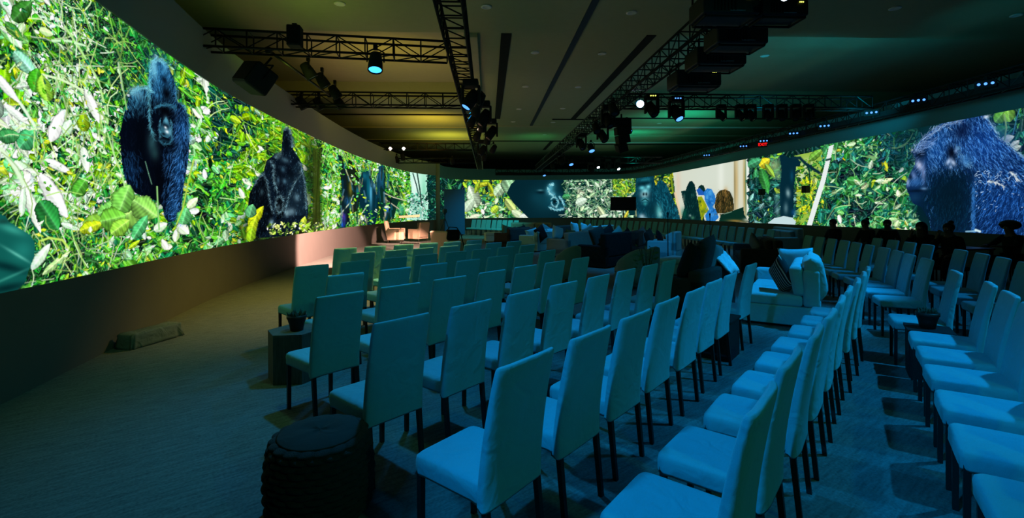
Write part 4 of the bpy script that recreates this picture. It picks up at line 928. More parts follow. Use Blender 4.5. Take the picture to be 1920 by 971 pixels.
# white sofa by the second aisle
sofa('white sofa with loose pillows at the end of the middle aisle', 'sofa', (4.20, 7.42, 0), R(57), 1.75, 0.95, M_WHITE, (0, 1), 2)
M_STRIPE = stripe_mat('striped_pillow_cloth', (0.012, 0.011, 0.01), (0.55, 0.52, 0.45), 6.0)
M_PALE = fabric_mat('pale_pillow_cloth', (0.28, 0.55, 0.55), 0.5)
M_GREY = fabric_mat('grey_pillow_cloth', (0.16, 0.17, 0.16), 0.4)
M_BLKC = fabric_mat('black_cloth', (0.012, 0.012, 0.012), 0.4)
M_RUST = fabric_mat('rust_cloth', (0.28, 0.1, 0.04), 0.4)
M_WINE = fabric_mat('wine_cloth', (0.07, 0.01, 0.02), 0.4)
M_GREEN = fabric_mat('moss_cloth', (0.1, 0.13, 0.05), 0.4)
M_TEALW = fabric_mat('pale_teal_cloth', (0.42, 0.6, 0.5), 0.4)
def P3(x, y, h): a = at(x, y, h); return (a[0], a[1], h)
cushion('dark striped pillow leaning on the white sofa', (3.90, 6.93, 0.68), (R(-18), R(32), R(80)), 0.48, M_STRIPE)
cushion('plump pale pillow at the open end of the white sofa', (4.22, 6.70, 0.72), (R(-10), R(-6), R(60)), 0.56, M_PALE, 0.26, 0.6)
cushion('dark pillow behind the plump pale one on the white sofa', (4.36, 7.0, 0.72), (R(-8), R(10), R(58)), 0.52, M_GREY, 0.16)
cushion('white pillow at the far armrest of the white sofa', (4.72, 7.95, 0.74), (R(-14), R(4), R(130)), 0.54, M_WHITE, 0.17)
# brown sofa seen from behind, heaped with pillows
sofa('dark brown sofa seen from behind, heaped with pillows and a fur throw', 'sofa', (2.92, 7.85, 0), R(49), 1.65, 0.9, M_BROWN, (1, 1), 2, 0.74)
cushion('black pillow heaped at the plant side of the brown sofa', (2.72, 7.30, 0.84), (R(16), R(14), R(48)), 0.56, M_BLKC, 0.2)
cushion('big brown pillow in the middle of the heap on the brown sofa', (2.98, 7.50, 0.90), (R(14), R(-8), R(50)), 0.64, M_BROWN, 0.22)
cushion('dark grey pillow at the far end of the heap on the brown sofa', (3.28, 7.85, 0.84), (R(12), R(12), R(52)), 0.52, M_GREY, 0.2)
# fur throw
mb = MB(); n = 22; g = []
for i in range(n + 1):
    r_ = []
    for j in range(n + 1):
        a = -1 + 2 * i / n; b = -1 + 2 * j / n
        z = 0.98 - 0.42 * max(0, abs(b) - 0.18) ** 1.25 - 0.05 * a * a + 0.014 * math.sin(7 * a + 3 * b) + 0.012 * RNG.normal()
        r_.append((a * 0.30 * (1 + 0.2 * b), b * 0.34 + 0.02 * math.sin(9 * a), z))
    g.append(r_)
mb.loft(g, closed=False); fo = mb.build('fur_throw', mat('white_fur', (0.72, 0.76, 0.78), 1.0, noise=0.2, scale=60, bump=1.0, bscale=90), None, True, loc=(3.36, 7.98, 0.0), rot=(0, 0, R(49)))
sm = fo.modifiers.new('thick', 'SOLIDIFY'); sm.thickness = 0.035; sm.offset = -1
tag(fo, 'shaggy white fur throw over the back of the brown sofa', 'throw')
# leafy sprig beside the brown sofa
t = thing('potted_plant', 'small leafy plant standing behind the brown sofa', 'plant', (2.40, 8.55, 0), 0)
MB().lathe([(0.001, 0), (0.12, 0), (0.15, 0.3), (0.13, 0.3), (0.12, 0.27), (0.001, 0.27)], 18).build('pot', M_MATT, t, True)
lf = MB()
for i in range(46):
    a = RNG.uniform(0, 2 * PI); h = RNG.uniform(0.5, 1.02); r_ = RNG.uniform(0.02, 0.2)
    c = Vector((math.cos(a) * r_, math.sin(a) * r_, h)); d = Vector((math.cos(a), math.sin(a), RNG.uniform(-0.6, 0.5))).normalized(); s_ = d.orthogonal().normalized()
    l = RNG.uniform(0.06, 0.12)
    lf.loft([[c, c + s_ * 0.001, c + d * 0.001], [c + d * l * 0.5 + s_ * l * 0.25, c + d * l * 0.5 - s_ * l * 0.25, c + d * l * 0.5 + Vector((0, 0, 0.006))], [c + d * l, c + d * l + s_ * 0.001, c + d * l + Vector((0, 0, 0.001))]])
lf.build('foliage', mat('leaf_green', (0.05, 0.11, 0.03), 0.7), t)
st_ = MB()
for i in range(9):
    a = 2 * PI * i / 9; st_.tube([(0.02 * math.cos(a), 0.02 * math.sin(a), 0.25), (0.06 * math.cos(a), 0.06 * math.sin(a), 0.6), (0.13 * math.cos(a), 0.13 * math.sin(a), 0.95)], 0.005, 5)
st_.build('stem', mat('stem_brown', (0.06, 0.05, 0.02), 0.8), t)
# the others
sofa('dark sofa with one grey pillow beyond the white sofa', 'sofa', (6.55, 12.9, 0), R(70), 2.1, 0.95, M_BROWN, (1, 1), 2, 0.86)
cushion('grey pillow tossed on the dark sofa beyond the white sofa', (6.45, 12.75, 0.70), (R(-20), R(35), R(70)), 0.5, M_GREY)
sofa('olive grey sofa under the tall white tree trunk on the facing screen', 'sofa', (9.7, 17.6, 0), R(84), 2.0, 0.95, M_OLIVE, (1, 1), 2, 0.95)
club('round-backed olive armchair closest to the second row of chairs', (2.44, 10.05, 0), R(45), M_OLIVE, W=0.68)
club('round-backed olive armchair between its twin and the white armchair', (2.92, 10.6, 0), R(47), M_OLIVE, W=0.64)
club('round-backed olive armchair behind the fourth row of chairs', (1.25, 11.0, 0), R(44), M_OLIVE, W=0.64)
sofa('white armchair with a dark pillow beside the thin microphone pole', 'armchair', (4.95, 15.6, 0), R(60), 0.95, 0.9, M_WHITE, (1, 1), 1, 0.92, 'armchair')
cushion('dark pillow on the white armchair by the microphone pole', (4.8, 15.6, 0.70), (R(-16), R(20), R(60)), 0.46, M_BLKC)
MB_ = MB(); 
t = thing('ottoman', 'bright white square ottoman behind the brown sofa', 'ottoman', (4.15, 11.8, 0), R(50)); 
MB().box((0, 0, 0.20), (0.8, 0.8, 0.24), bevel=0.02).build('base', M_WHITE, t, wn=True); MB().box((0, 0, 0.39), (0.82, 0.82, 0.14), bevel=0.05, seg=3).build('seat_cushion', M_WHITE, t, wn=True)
for sx in (-1, 1):
    for sy in (-1, 1): MB().cyl((sx * 0.33, sy * 0.33, 0), (sx * 0.33, sy * 0.33, 0.1), 0.02, 0.028, 8).build('leg', M_FOOT, t)
t = thing('bench', 'teal-lit white bench in front of the short row of chairs', 'bench', (-0.95, 24.3, 0), R(12))
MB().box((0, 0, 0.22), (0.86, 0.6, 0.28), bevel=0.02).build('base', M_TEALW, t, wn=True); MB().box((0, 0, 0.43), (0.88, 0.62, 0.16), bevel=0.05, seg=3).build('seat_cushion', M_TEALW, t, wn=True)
for sx in (-1, 1):
    for sy in (-1, 1): MB().cyl((sx * 0.36, sy * 0.24, 0), (sx * 0.36, sy * 0.24, 0.1), 0.02, 0.028, 8).build('leg', M_FOOT, t)
sofa('dark sofa with olive and black pillows next to the white bench', 'sofa', (0.15, 21.8, 0), R(50), 1.9, 0.95, M_BROWN, (1, 1), 2)
sofa('pale sofa with a round white pillow behind the dark one', 'sofa', (1.2, 19.6, 0), R(50), 1.8, 0.95, M_WHITE, (1, 1), 2, 0.8)
sofa('dark sofa with a wine red pillow in the middle of the lounge', 'sofa', (2.2, 22.3, 0), R(52), 1.8, 0.95, M_BROWN, (1, 1), 2, 0.92)
sofa('olive sofa with a rust and a moss pillow in the lounge', 'sofa', (2.1, 17.2, 0), R(50), 1.7, 0.95, M_OLIVE, (1, 1), 2, 0.86)
sofa('white sofa with bright throws under the thicket on the far screen', 'sofa', (3.6, 20.8, 0), R(56), 2.0, 0.95, M_WHITE, (1, 1), 2, 0.95)
sofa('black sofa seen from behind beside the round-backed armchairs', 'sofa', (2.75, 14.2, 0), R(50), 1.6, 0.95, M_BLKC, (1, 1), 2, 0.98)
sofa('dark sofa in front of the curved row, below the hanging screen', 'sofa', (4.35, 17.8, 0), R(62), 1.9, 0.95, M_BROWN, (1, 1), 2, 0.86)
sofa('teal grey sofa under the close-up ape face on the far screen', 'sofa', (0.9, 27.5, 0), R(150), 2.6, 0.95, M_OLIVE, (1, 1), 3, 0.9)
for lb, x, y, h, Y_, rz, w, m in [('olive pillow on the dark sofa next to the white bench', 962, 437, 0.72, 0, 50, 0.55, M_GREEN), ('black pillow on the dark sofa next to the white bench', 980, 434, 0.74, 0, 55, 0.55, M_BLKC), ('round white pillow on the pale sofa in the lounge', 998, 441, 0.70, 0, 30, 0.55, M_WHITE),
                                  ('wine red pillow in the middle of the lounge', 1036, 437, 0.78, 0, 50, 0.6, M_WINE), ('rust orange pillow on the olive sofa in the lounge', 1054, 447, 0.68, 0, 45, 0.5, M_RUST), ('moss green pillow on the olive sofa in the lounge', 1072, 446, 0.76, 0, 52, 0.62, M_GREEN),
                                  ('pale pillow on the back of the olive sofa in the lounge', 1046, 437, 0.88, 0, 40, 0.5, M_PALE), ('bright white pillow on the sofa under the thicket', 1078, 429, 0.90, 0, 56, 0.55, M_WHITE), ('second bright pillow on the sofa under the thicket', 1096, 430, 0.86, 0, 60, 0.55, M_WHITE),
                                  ('black pillow on the dark sofa in front of the curved row', 1176, 446, 0.76, 0, 50, 0.6, M_BLKC), ('grey pillow on the dark sofa in front of the curved row', 1205, 441, 0.78, 0, 60, 0.6, M_GREY),
                                  ('big brown pillow on the black sofa, first from the camera end', 1122, 446, 0.9, 0, 46, 0.66, M_BROWN), ('wide black pillow in the middle of the black sofa', 1142, 444, 0.9, 0, 52, 0.66, M_BLKC), ('olive pillow at the far end of the black sofa', 1160, 445, 0.9, 0, 58, 0.6, M_OLIVE),
                                  ('white pillow lying between the olive and the white sofa', 1104, 436, 0.8, 0, 30, 0.55, M_WHITE), ('black pillow on the pale sofa in the lounge', 1014, 438, 0.8, 0, 52, 0.6, M_BLKC), ('grey pillow behind the wine red one', 1024, 434, 0.8, 0, 48, 0.6, M_GREY), ('moss pillow at the bench end of the dark sofa', 950, 434, 0.8, 0, 44, 0.6, M_GREEN),
                                  ('black pillow beside the moss green one on the olive sofa', 1064, 450, 0.7, 0, 40, 0.5, M_BLKC), ('pale pillow on the seat below the bright pillows', 1088, 447, 0.6, 0, 62, 0.5, M_PALE), ('dark brown pillow beside the white armchair', 1218, 446, 0.7, 0, 56, 0.6, M_BROWN)]:
    yy = {962: 21.6, 980: 22.2, 998: 19.4, 1036: 22.0, 1054: 17.0, 1072: 17.3, 1046: 16.9, 1078: 20.3, 1096: 21.0, 1176: 17.3, 1205: 17.9, 1122: 14.0, 1142: 14.4, 1160: 14.6, 1104: 18.5, 1014: 18.9, 1024: 21.4, 950: 22.6, 1064: 17.1, 1088: 18.2, 1218: 16.9}[x]
    a, b = ray(x, y); X_ = a / F * yy; Z_ = EYE - b / F * yy
    cushion(lb, (X_, yy, Z_), (R(-14), R(RNG.uniform(-25, 25)), R(rz)), w, m, 0.2)

# stage: armchairs, lectern
def armchair(label, loc, rz, m):
    t = thing('armchair', label, 'armchair', loc, rz)
    MB().box((0, 0.02, 0.27), (0.60, 0.66, 0.26), bevel=0.03).build('base', m, t, wn=True)
    MB().box((0, 0.05, 0.44), (0.52, 0.60, 0.12), bevel=0.04, seg=3).build('seat_cushion', m, t, wn=True)
    MB().box((0, -0.36, 0.62), (0.74, 0.14, 0.80), rot=(R(10), 0, 0), bevel=0.05, seg=3).build('backrest', m, t, wn=True)
    for s in (-1, 1): MB().box((s * 0.34, 0.03, 0.40), (0.11, 0.74, 0.52), bevel=0.03).build('armrest', m, t, wn=True)
    for sx in (-1, 1):
        for sy in (-1, 1): MB().cyl((sx * 0.32, sy * 0.30, 0), (sx * 0.32, sy * 0.30, 0.16), 0.018, 0.028, 10).build('leg', M_FOOT, t)
    return t
armchair('pink-lit tan armchair on the stage beside the clear lectern', (-5.95, 24.5, 0), R(-82), M_TAN).scale = (1.12, 1.12, 1.1)
armchair('shaded tan armchair on the stage behind the clear lectern', (-4.95, 25.4, 0), R(60), M_TAN)
armchair('tan armchair with a bright edge and a black bag, near the row by the stage', (-1.98, 15.0, 0), R(-34), M_TAN)
t = thing('camera_bag', 'black camera bag with a strap on the back of a lit armchair', 'bag', (-1.80, 14.55, 0.72), R(20))
MB().box((0, 0, 0.16), (0.42, 0.22, 0.30), bevel=0.08, seg=3).build('bag_body', M_BLKC, t, wn=True)
MB().box((0, 0.02, 0.31), (0.38, 0.20, 0.05), bevel=0.02).build('flap', M_BLKC, t, wn=True)
MB().tube([(-0.2, 0, 0.28), (-0.1, -0.02, 0.42), (0.12, -0.02, 0.40), (0.25, 0, 0.2), (0.33, 0, -0.1), (0.34, 0, -0.4)], 0.016, 6).build('strap', M_BLKC, t, True)
M_CLEAR = mat('clear_acrylic', (0.85, 0.95, 0.9), 0.05, trans=1.0, spec=0.5)
t = thing('lectern', 'clear acrylic lectern with a tan slanted top on the stage', 'lectern', (-5.05, 23.6, 0), R(8))
for sx in (-1, 1): MB().box((sx * 0.42, 0, 0.66), (0.02, 0.30, 1.30)).build('side_panel', M_CLEAR, t)
MB().box((0, 0, 1.35), (1.0, 0.42, 0.03), rot=(R(12), R(-3), 0), bevel=0.008).build('reading_top', mat('pale_wood_top', (0.6, 0.45, 0.3), 0.6), t)
MB().box((0, 0, 0.012), (0.95, 0.42, 0.024), bevel=0.006).build('base_plate', M_CLEAR, t)
# camera tripod and blue panel under the far corner
t = thing('tripod', 'black camera tripod in front of the tall blue panel', 'tripod', (-4.2, 30.0, 0), 0)
for a in (100, 220, 340): MB().cyl((0, 0, 1.15), (0.48 * math.cos(R(a)), 0.48 * math.sin(R(a)), 0), 0.026, 0.018, 8).build('leg', M_MATT, t)
MB().cyl((0, 0, 1.0), (0, 0, 1.38), 0.03, n=10).build('centre_column', M_MATT, t); MB().box((0, 0, 1.42), (0.14, 0.16, 0.08), bevel=0.02).build('pan_head', M_MATT, t, wn=True)
t = thing('video_camera', 'black video camera on the tripod by the blue panel', 'camera', (-4.2, 30.0, 1.46), R(20))
MB().box((0, 0, 0.13), (0.2, 0.42, 0.24), bevel=0.03).build('camera_body', M_MATT, t, wn=True); MB().cyl((0, 0.2, 0.12), (0, 0.42, 0.12), 0.06, 0.075, 14).build('lens_hood', M_MATT, t); MB().box((0.0, 0.0, 0.3), (0.05, 0.3, 0.05), bevel=0.015).build('handle', M_MATT, t)
t = thing('display_panel', 'tall plain dark blue panel standing at the far corner', 'panel', (-3.75, 31.3, 0), R(3))
MB().box((0, 0, 1.53), (1.34, 0.06, 2.94), bevel=0.01).build('panel_face', mat('navy_panel', (0.03, 0.10, 0.26), 0.7), t)
for sx in (-1, 1): MB().box((sx * 0.5, 0, 0.03), (0.1, 0.6, 0.06), bevel=0.01).build('foot', M_MATT, t)
# monitor hanging over the far lounge
t = thing('monitor', 'black flat monitor on a thin stand before the far ape picture', 'monitor', (7.0, 30.2, 0), R(-14))
MB().box((0, 0, 1.98), (1.58, 0.09, 0.86), bevel=0.02).build('housing', M_MATT, t, wn=True); MB().box((0, -0.046, 1.98), (1.48, 0.01, 0.76)).build('display', mat('dead_display', (0.01, 0.006, 0.008), 0.2), t)
MB().cyl((0, 0.08, 0.05), (0, 0.08, 1.9), 0.03, n=10).build('pole', M_BLACK, t); MB().box((0, 0.08, 0.03), (0.8, 0.6, 0.05), bevel=0.02).build('base_plate', M_BLACK, t)
# microphone stands
def micstand(label, x, Y, ht):
    X = (x - CX) / F * Y
    t = thing('microphone_stand', label, 'microphone stand', (X, Y, 0), 0)
    MB().lathe([(0.001, 0), (0.15, 0), (0.15, 0.02), (0.03, 0.035), (0.001, 0.035)], 20).build('base', M_BLACK, t, True)
    MB().cyl((0, 0, 0.02), (0, 0, ht - 0.18), 0.016, 0.012, 8).build('pole', M_BLACK, t)
    MB().lathe([(0.012, ht - 0.2), (0.02, ht - 0.1), (0.028, ht - 0.06), (0.028, ht - 0.02), (0.001, ht)], 12).build('microphone', M_MATT, t, True)
micstand('thin black microphone stand in front of the white armchair', 1252, 14.6, 1.56)
micstand('thin microphone stand under the thicket on the far screen', 1113, 22.5, 1.5)
micstand('short microphone stand before the blue-clothed figure on the screen', 1331, 17.0, 1.5)
# pouf, hexagonal stool, pots, cube tables, draped box
t = thing('pouf', 'dark knitted round pouf on the carpet at the near end of the rows', 'pouf', (-1.07, 2.66, 0), R(20))
body = MB(); rg = []; nu_, nv_ = 210, 110
for j in range(nv_ + 1):
    q = j / nv_; z = 0.02 + 0.42 * q
    r0 = 0.262 + 0.022 * math.sin(PI * min(q * 1.05, 1)) - 0.012 * q
    if q > 0.93: r0 -= 0.05 * ((q - 0.93) / 0.07) ** 2
    if q < 0.06: r0 -= 0.03 * ((0.06 - q) / 0.06) ** 2
    ring = []
    for i in range(nu_):
        a = 2 * PI * i / nu_
        k1 = 13 * q; cell = math.floor(k1); ph = k1 - cell
        a2 = a + (PI / 19 if cell % 2 else 0.0) + 0.10 * (ph - 0.5) * (1 if cell % 2 else -1)
        st2 = max(0.0, math.sin(PI * ph)) ** 0.5 * (0.25 + 0.75 * abs(math.sin(19 * a2 / 2)) ** 0.6)
        ring.append(((r0 - 0.008 + 0.024 * st2) * math.cos(a), (r0 - 0.008 + 0.024 * st2) * math.sin(a), z))
    rg.append(ring)
body.loft(rg); body.build('knitted_side', mat('dark_knit', (0.040, 0.034, 0.030), 0.95, bump=0.6, bscale=220), t, True)
top = MB(); rg = []
for q in range(11):
    r_ = 0.222 * (1 - (q / 10) ** 1.3) + 0.001; z = 0.435 + 0.028 * math.sin(PI / 2 * q / 10) - 0.014 * math.exp(-((10 - q) / 3.0) ** 2)
    rg.append([(r_ * math.cos(2 * PI * i / 60), r_ * math.sin(2 * PI * i / 60), z + 0.004 * math.sin(4 * 2 * PI * i / 60) * (q / 10)) for i in range(60)])
top.loft(rg); top.build('top_cover', fabric_mat('charcoal_felt', (0.045, 0.043, 0.038), 0.4), t, True)
t = thing('hexagonal_stool', 'solid wooden hexagonal stool at the end of the third row', 'stool', (-2.17, 4.80, 0), R(6))
hexp = [(0.265 * math.cos(R(60 * i)), 0.265 * math.sin(R(60 * i))) for i in range(6)]
MB().prism(hexp, 0.0, 0.455).build('body', wood_mat('oak_grain', (0.06, 0.055, 0.04), (0.14, 0.12, 0.085)), t)
MB().prism([(x * 1.006, y * 1.006) for x, y in hexp], 0.455, 0.475).build('top', wood_mat('oak_top', (0.07, 0.06, 0.045), (0.15, 0.13, 0.10)), t)
def pot(label, loc, s, plant):
    t = thing('flower_pot', label, 'plant pot', loc, 0.4)
    MB().lathe([(0.001, 0), (0.062 * s, 0), (0.075 * s, 0.07 * s), (0.092 * s, 0.125 * s), (0.098 * s, 0.13 * s), (0.098 * s, 0.16 * s), (0.086 * s, 0.16 * s), (0.078 * s, 0.12 * s), (0.001, 0.12 * s)], 24).build('pot', mat('dark_glaze', (0.02, 0.014, 0.01), 0.5), t, True)
    p = MB()
    for i in range(plant):
        a = RNG.uniform(0, 2 * PI); r_ = 0.06 * s * math.sqrt(RNG.random()); tilt = RNG.uniform(0.1, 0.6)
        l = RNG.uniform(0.05, 0.10) * s; b = Vector((r_ * math.cos(a), r_ * math.sin(a), 0.115 * s))
        d = Vector((math.cos(a) * tilt, math.sin(a) * tilt, 1)).normalized(); p.tube([b, b + d * l * 0.6, b + d * l], [0.011 * s, 0.014 * s, 0.002], 6)
    p.build('succulent', mat('succulent_dark', (0.015, 0.03, 0.012), 0.7), t, True)
pot('dark pot with a small succulent on the hexagonal stool', (-2.14, 4.76, 0.475), 0.95, 40)
pot('dark flower pot with a short plant on the black side table', (4.08, 4.72, 0.472), 0.98, 46)
def cube_table(label, loc, rz, s, h):
    t = thing('side_table', label, 'table', loc, rz)
    MB().box((0, 0, h / 2 - 0.015), (s - 0.03, s - 0.03, h - 0.03)).build('body', M_MATT, t); MB().box((0, 0, h - 0.014), (s, s, 0.028), bevel=0.004).build('table_top', M_MATT, t)
cube_table('black cube side table at the far end of the middle aisle row', (2.30, 5.45, 0), R(51), 0.44, 0.44)
cube_table('black cube side table carrying a flower pot beside the second aisle', (4.09, 4.72, 0), R(56), 0.36, 0.472)
t = thing('draped_box', 'low box under a creased pale cloth against the long wall', 'box', (-4.61, 6.12, 0), R(78))
MB().box((0, 0, 0.085), (0.66, 0.22, 0.15)).build('box_body', M_MATT, t)
cl = MB(); rg = []; n = 64
for z, g_ in ((0.0, 1.06), (0.03, 1.04), (0.09, 1.015), (0.16, 1.0), (0.175, 0.97), (0.178, 0.7), (0.178, 0.05)):
    ring = []
    for i in range(n):
        a = 2 * PI * (i + 0.5) / n; c, s = math.cos(a), math.sin(a)
        px = math.copysign(abs(c) ** 0.2, c); py = math.copysign(abs(s) ** 0.2, s); w_ = 0.012 * math.sin(11 * a) * (1 - z / 0.178) + 0.003 * RNG.normal()
        ring.append((px * (0.345 * g_ + w_), py * (0.125 * g_ + w_), z + 0.004 * math.sin(7 * a)))
    rg.append(ring)
cl.loft(rg); cl.build('cloth', fabric_mat('creased_grey_cloth', (0.16, 0.18, 0.16), 0.9), t, True)
# ================================================================== rig
def truss(label, x, y, L, z, rz, w=0.40, h=0.40, bay=0.5, r=0.024, room_axes=True):
    """box truss starting at x, y and running along local +Y; z = underside"""
    loc = room(x, y, z) if room_axes else (x, y, z)
    t = thing('lighting_truss', label, 'truss', loc, (AX if room_axes else 0) + rz)
    for sx in (-1, 1):
        for zz in (0.02, h - 0.02): MB().cyl((sx * w / 2, 0, zz), (sx * w / 2, L, zz), r, n=8).build('chord', M_BLACK, t, True)
    b = MB(); n = int(L / bay); d = L / n
    for i in range(n + 1):
        y0 = i * d
        for sx in (-1, 1): b.cyl((sx * w / 2, y0, 0.02), (sx * w / 2, y0, h - 0.02), r * 0.55, n=6)
        for zz in (0.02, h - 0.02): b.cyl((-w / 2, y0, zz), (w / 2, y0, zz), r * 0.55, n=6)
        if i < n:
            y1 = y0 + d; f = i % 2
            for sx in (-1, 1): b.cyl((sx * w / 2, y0, 0.02 if f else h - 0.02), (sx * w / 2, y1, h - 0.02 if f else 0.02), r * 0.5, n=5)
            b.cyl((-w / 2, y0, 0.02), (w / 2, y1, 0.02), r * 0.5, n=5)
    b.build('lacing', M_BLACK, t)
    return t
TZ = 4.66
truss('long black truss running away over the rows beside the amber ceiling', -0.56, -1.0, 37.0, TZ, 0)
truss('long black truss carrying the projectors over the lounge', 3.86, -1.0, 38.0, TZ, 0)
truss('black cross truss with the blue can light, over the amber coffer', -0.8, 9.75, 4.75, TZ, R(97), 0.36, 0.36)
truss('second black cross truss behind the amber coffer', -0.8, 14.4, 5.2, TZ + 0.05, R(91))
truss('black cross truss between the projector truss and the facing screen', 4.1, 14.1, 7.6, TZ, R(-89))
truss('far black cross truss with two bright lamps', -0.8, 26.4, 5.0, TZ + 0.25, R(91))
truss('lower black cross truss under the one with two bright lamps', -0.8, 28.6, 4.6, TZ - 0.25, R(91), 0.3, 0.3)
truss('far black cross truss in front of the thicket on the far screen', 4.1, 29.0, 6.6, TZ - 0.2, R(-89))
# curved truss over the facing screen
def curved_truss(label, W, u0, u1, off, z, w=0.35, h=0.42):
    t = thing('curved_truss', label, 'truss', (0, 0, z), 0)
    n = int((u1 - u0) / 0.5); u = np.linspace(u0, u1, n + 1); x, y = W.xy(u); nn = W.normal(u)
    P_ = lambda i, s, zz: (x[i] + nn[i, 0] * (off + s * w / 2), y[i] + nn[i, 1] * (off + s * w / 2), zz)
    for s in (-1, 1):
        for zz in (0.02, h - 0.02): MB().tube([P_(i, s, zz) for i in range(n + 1)], 0.026, 7).build('chord', M_BLACK, t, True)
    b = MB()
    for i in range(n):
        f = i % 2
        for s in (-1, 1):
            b.cyl(P_(i, s, 0.02), P_(i, s, h - 0.02), 0.013, n=5); b.cyl(P_(i, s, 0.02 if f else h - 0.02), P_(i + 1, s, h - 0.02 if f else 0.02), 0.012, n=5)
        b.cyl(P_(i, -1, 0.02), P_(i + 1, 1, 0.02), 0.012, n=5); b.cyl(P_(i, -1, h - 0.02), P_(i, 1, h - 0.02), 0.012, n=5)
    b.build('lacing', M_BLACK, t)
    cb = MB(); pts = []
    for i in range(0, n + 1): a = P_(i, 0.1 * math.sin(i), 0.16 + 0.05 * math.sin(i * 0.9)); pts.append(a)
    cb.tube(pts, 0.06, 6); cb.build('cable_bundle', M_MATT, t, True)
    dr = MB(); rg = []
    for i in range(n + 1): rg.append([P_(i, 1.0, -0.02), P_(i, 1.0, 0.2), P_(i, 0.93, 0.2), P_(i, 0.93, -0.02)])
    dr.loft(rg); dr.build('black_valance', M_MATT, t)
    return t
uc0, uc1 = 7.0, WR.L - 4.0
curved_truss('black curved truss following the top of the facing screen', WR, uc0, uc1, 0.75, 4.44, h=0.5)

E_BLUE = emat('blue_led', lin(80, 145, 255), 2.2); E_CYAN = emat('cyan_led', lin(60, 170, 250), 2.5); E_WHITE = emat('white_lamp', lin(220, 235, 255), 12.0)
E_WARM = emat('warm_lamp', lin(255, 225, 205), 12.0); E_YEL = emat('status_led', lin(220, 230, 90), 3.0); E_RED = emat('exit_red', lin(255, 20, 20), 2.5)
M_LENS = mat('dark_lens', (0.02, 0.025, 0.03), 0.1)

def par_can(label, loc, aim, em, s=1.0, group=None, name='par_can'):
    """can light hanging from loc (clamp on the truss) and pointing along aim"""
    t = thing(name, label, 'stage light', loc, 0, group)
    d = Vector(aim).normalized(); c = Vector((0, 0, -0.30 * s))
    side = d.cross(Vector((0, 0, 1)))
    side = side.normalized() if side.length > 1e-3 else Vector((1, 0, 0))
    MB().box((0, 0, -0.03 * s), (0.07 * s, 0.07 * s, 0.1 * s), bevel=0.01).build('clamp', M_BLACK, t)
    y_ = MB(); y_.tube([c + side * 0.15 * s, c + side * 0.15 * s + Vector((0, 0, 0.18 * s)), Vector((0, 0, -0.07 * s)) + side * 0.06 * s, Vector((0, 0, -0.07 * s)) - side * 0.06 * s, c - side * 0.15 * s + Vector((0, 0, 0.18 * s)), c - side * 0.15 * s], 0.014 * s, 6)
    y_.build('yoke', M_BLACK, t)
    b = MB(); u = side; w = d.cross(u); rg = []
    for q, r_ in ((-0.19, 0.07), (-0.17, 0.10), (0.0, 0.125), (0.17, 0.135), (0.175, 0.12), (0.14, 0.115)):
        rg.append([c + d * q * s + (u * math.cos(2 * PI * i / 20) + w * math.sin(2 * PI * i / 20)) * r_ * s for i in range(20)])
    b.loft(rg); b.build('can_body', M_MATT, t, True)
    l = MB(); rg = []
    for q, r_ in ((0.15, 0.116), (0.165, 0.08), (0.168, 0.001)):
        rg.append([c + d * q * s + (u * math.cos(2 * PI * i / 20) + w * math.sin(2 * PI * i / 20)) * r_ * s for i in range(20)])
    l.loft(rg); l.build('lens', em, t, True)
    return t

def moving_head(label, loc, aim, em, s=1.0, leds=None, group=None):
    t = thing('moving_head_light', label, 'stage light', loc, 0, group)
    MB().box((0, 0, -0.08 * s), (0.36 * s, 0.30 * s, 0.16 * s), bevel=0.03 * s).build('base', M_MATT, t, wn=True)
    for sx in (-1, 1): MB().box((sx * 0.19 * s, 0, -0.36 * s), (0.06 * s, 0.16 * s, 0.46 * s), bevel=0.02 * s).build('yoke_arm', M_MATT, t, wn=True)
    d = Vector(aim).normalized(); c = Vector((0, 0, -0.46 * s)); u = d.orthogonal().normalized(); w = d.cross(u)
    ring = lambda q, r_: [c + d * q * s + (u * math.cos(2 * PI * i / 18) + w * math.sin(2 * PI * i / 18)) * r_ * s for i in range(18)]
    b = MB(); b.loft([ring(q, r_) for q, r_ in ((-0.24, 0.06), (-0.22, 0.12), (-0.02, 0.15), (0.2, 0.13), (0.24, 0.12), (0.22, 0.1))]); b.build('head', M_MATT, t, True)
    l = MB(); l.loft([ring(q, r_) for q, r_ in ((0.222, 0.1), (0.235, 0.06), (0.238, 0.001))]); l.build('lens', em, t, True)
    if leds is not None:
        q = MB()
        for i in (-1, 0, 1): q.box((i * 0.07 * s, -0.155 * s, -0.08 * s), (0.035 * s, 0.012, 0.03 * s))
        q.build('status_light', leds, t)
    return t

def hang(px, py, z):
    """plan point under which a fixture at height z appears at pixel px, py"""
    X, Y = at(px, py, z); return (X, Y, z)

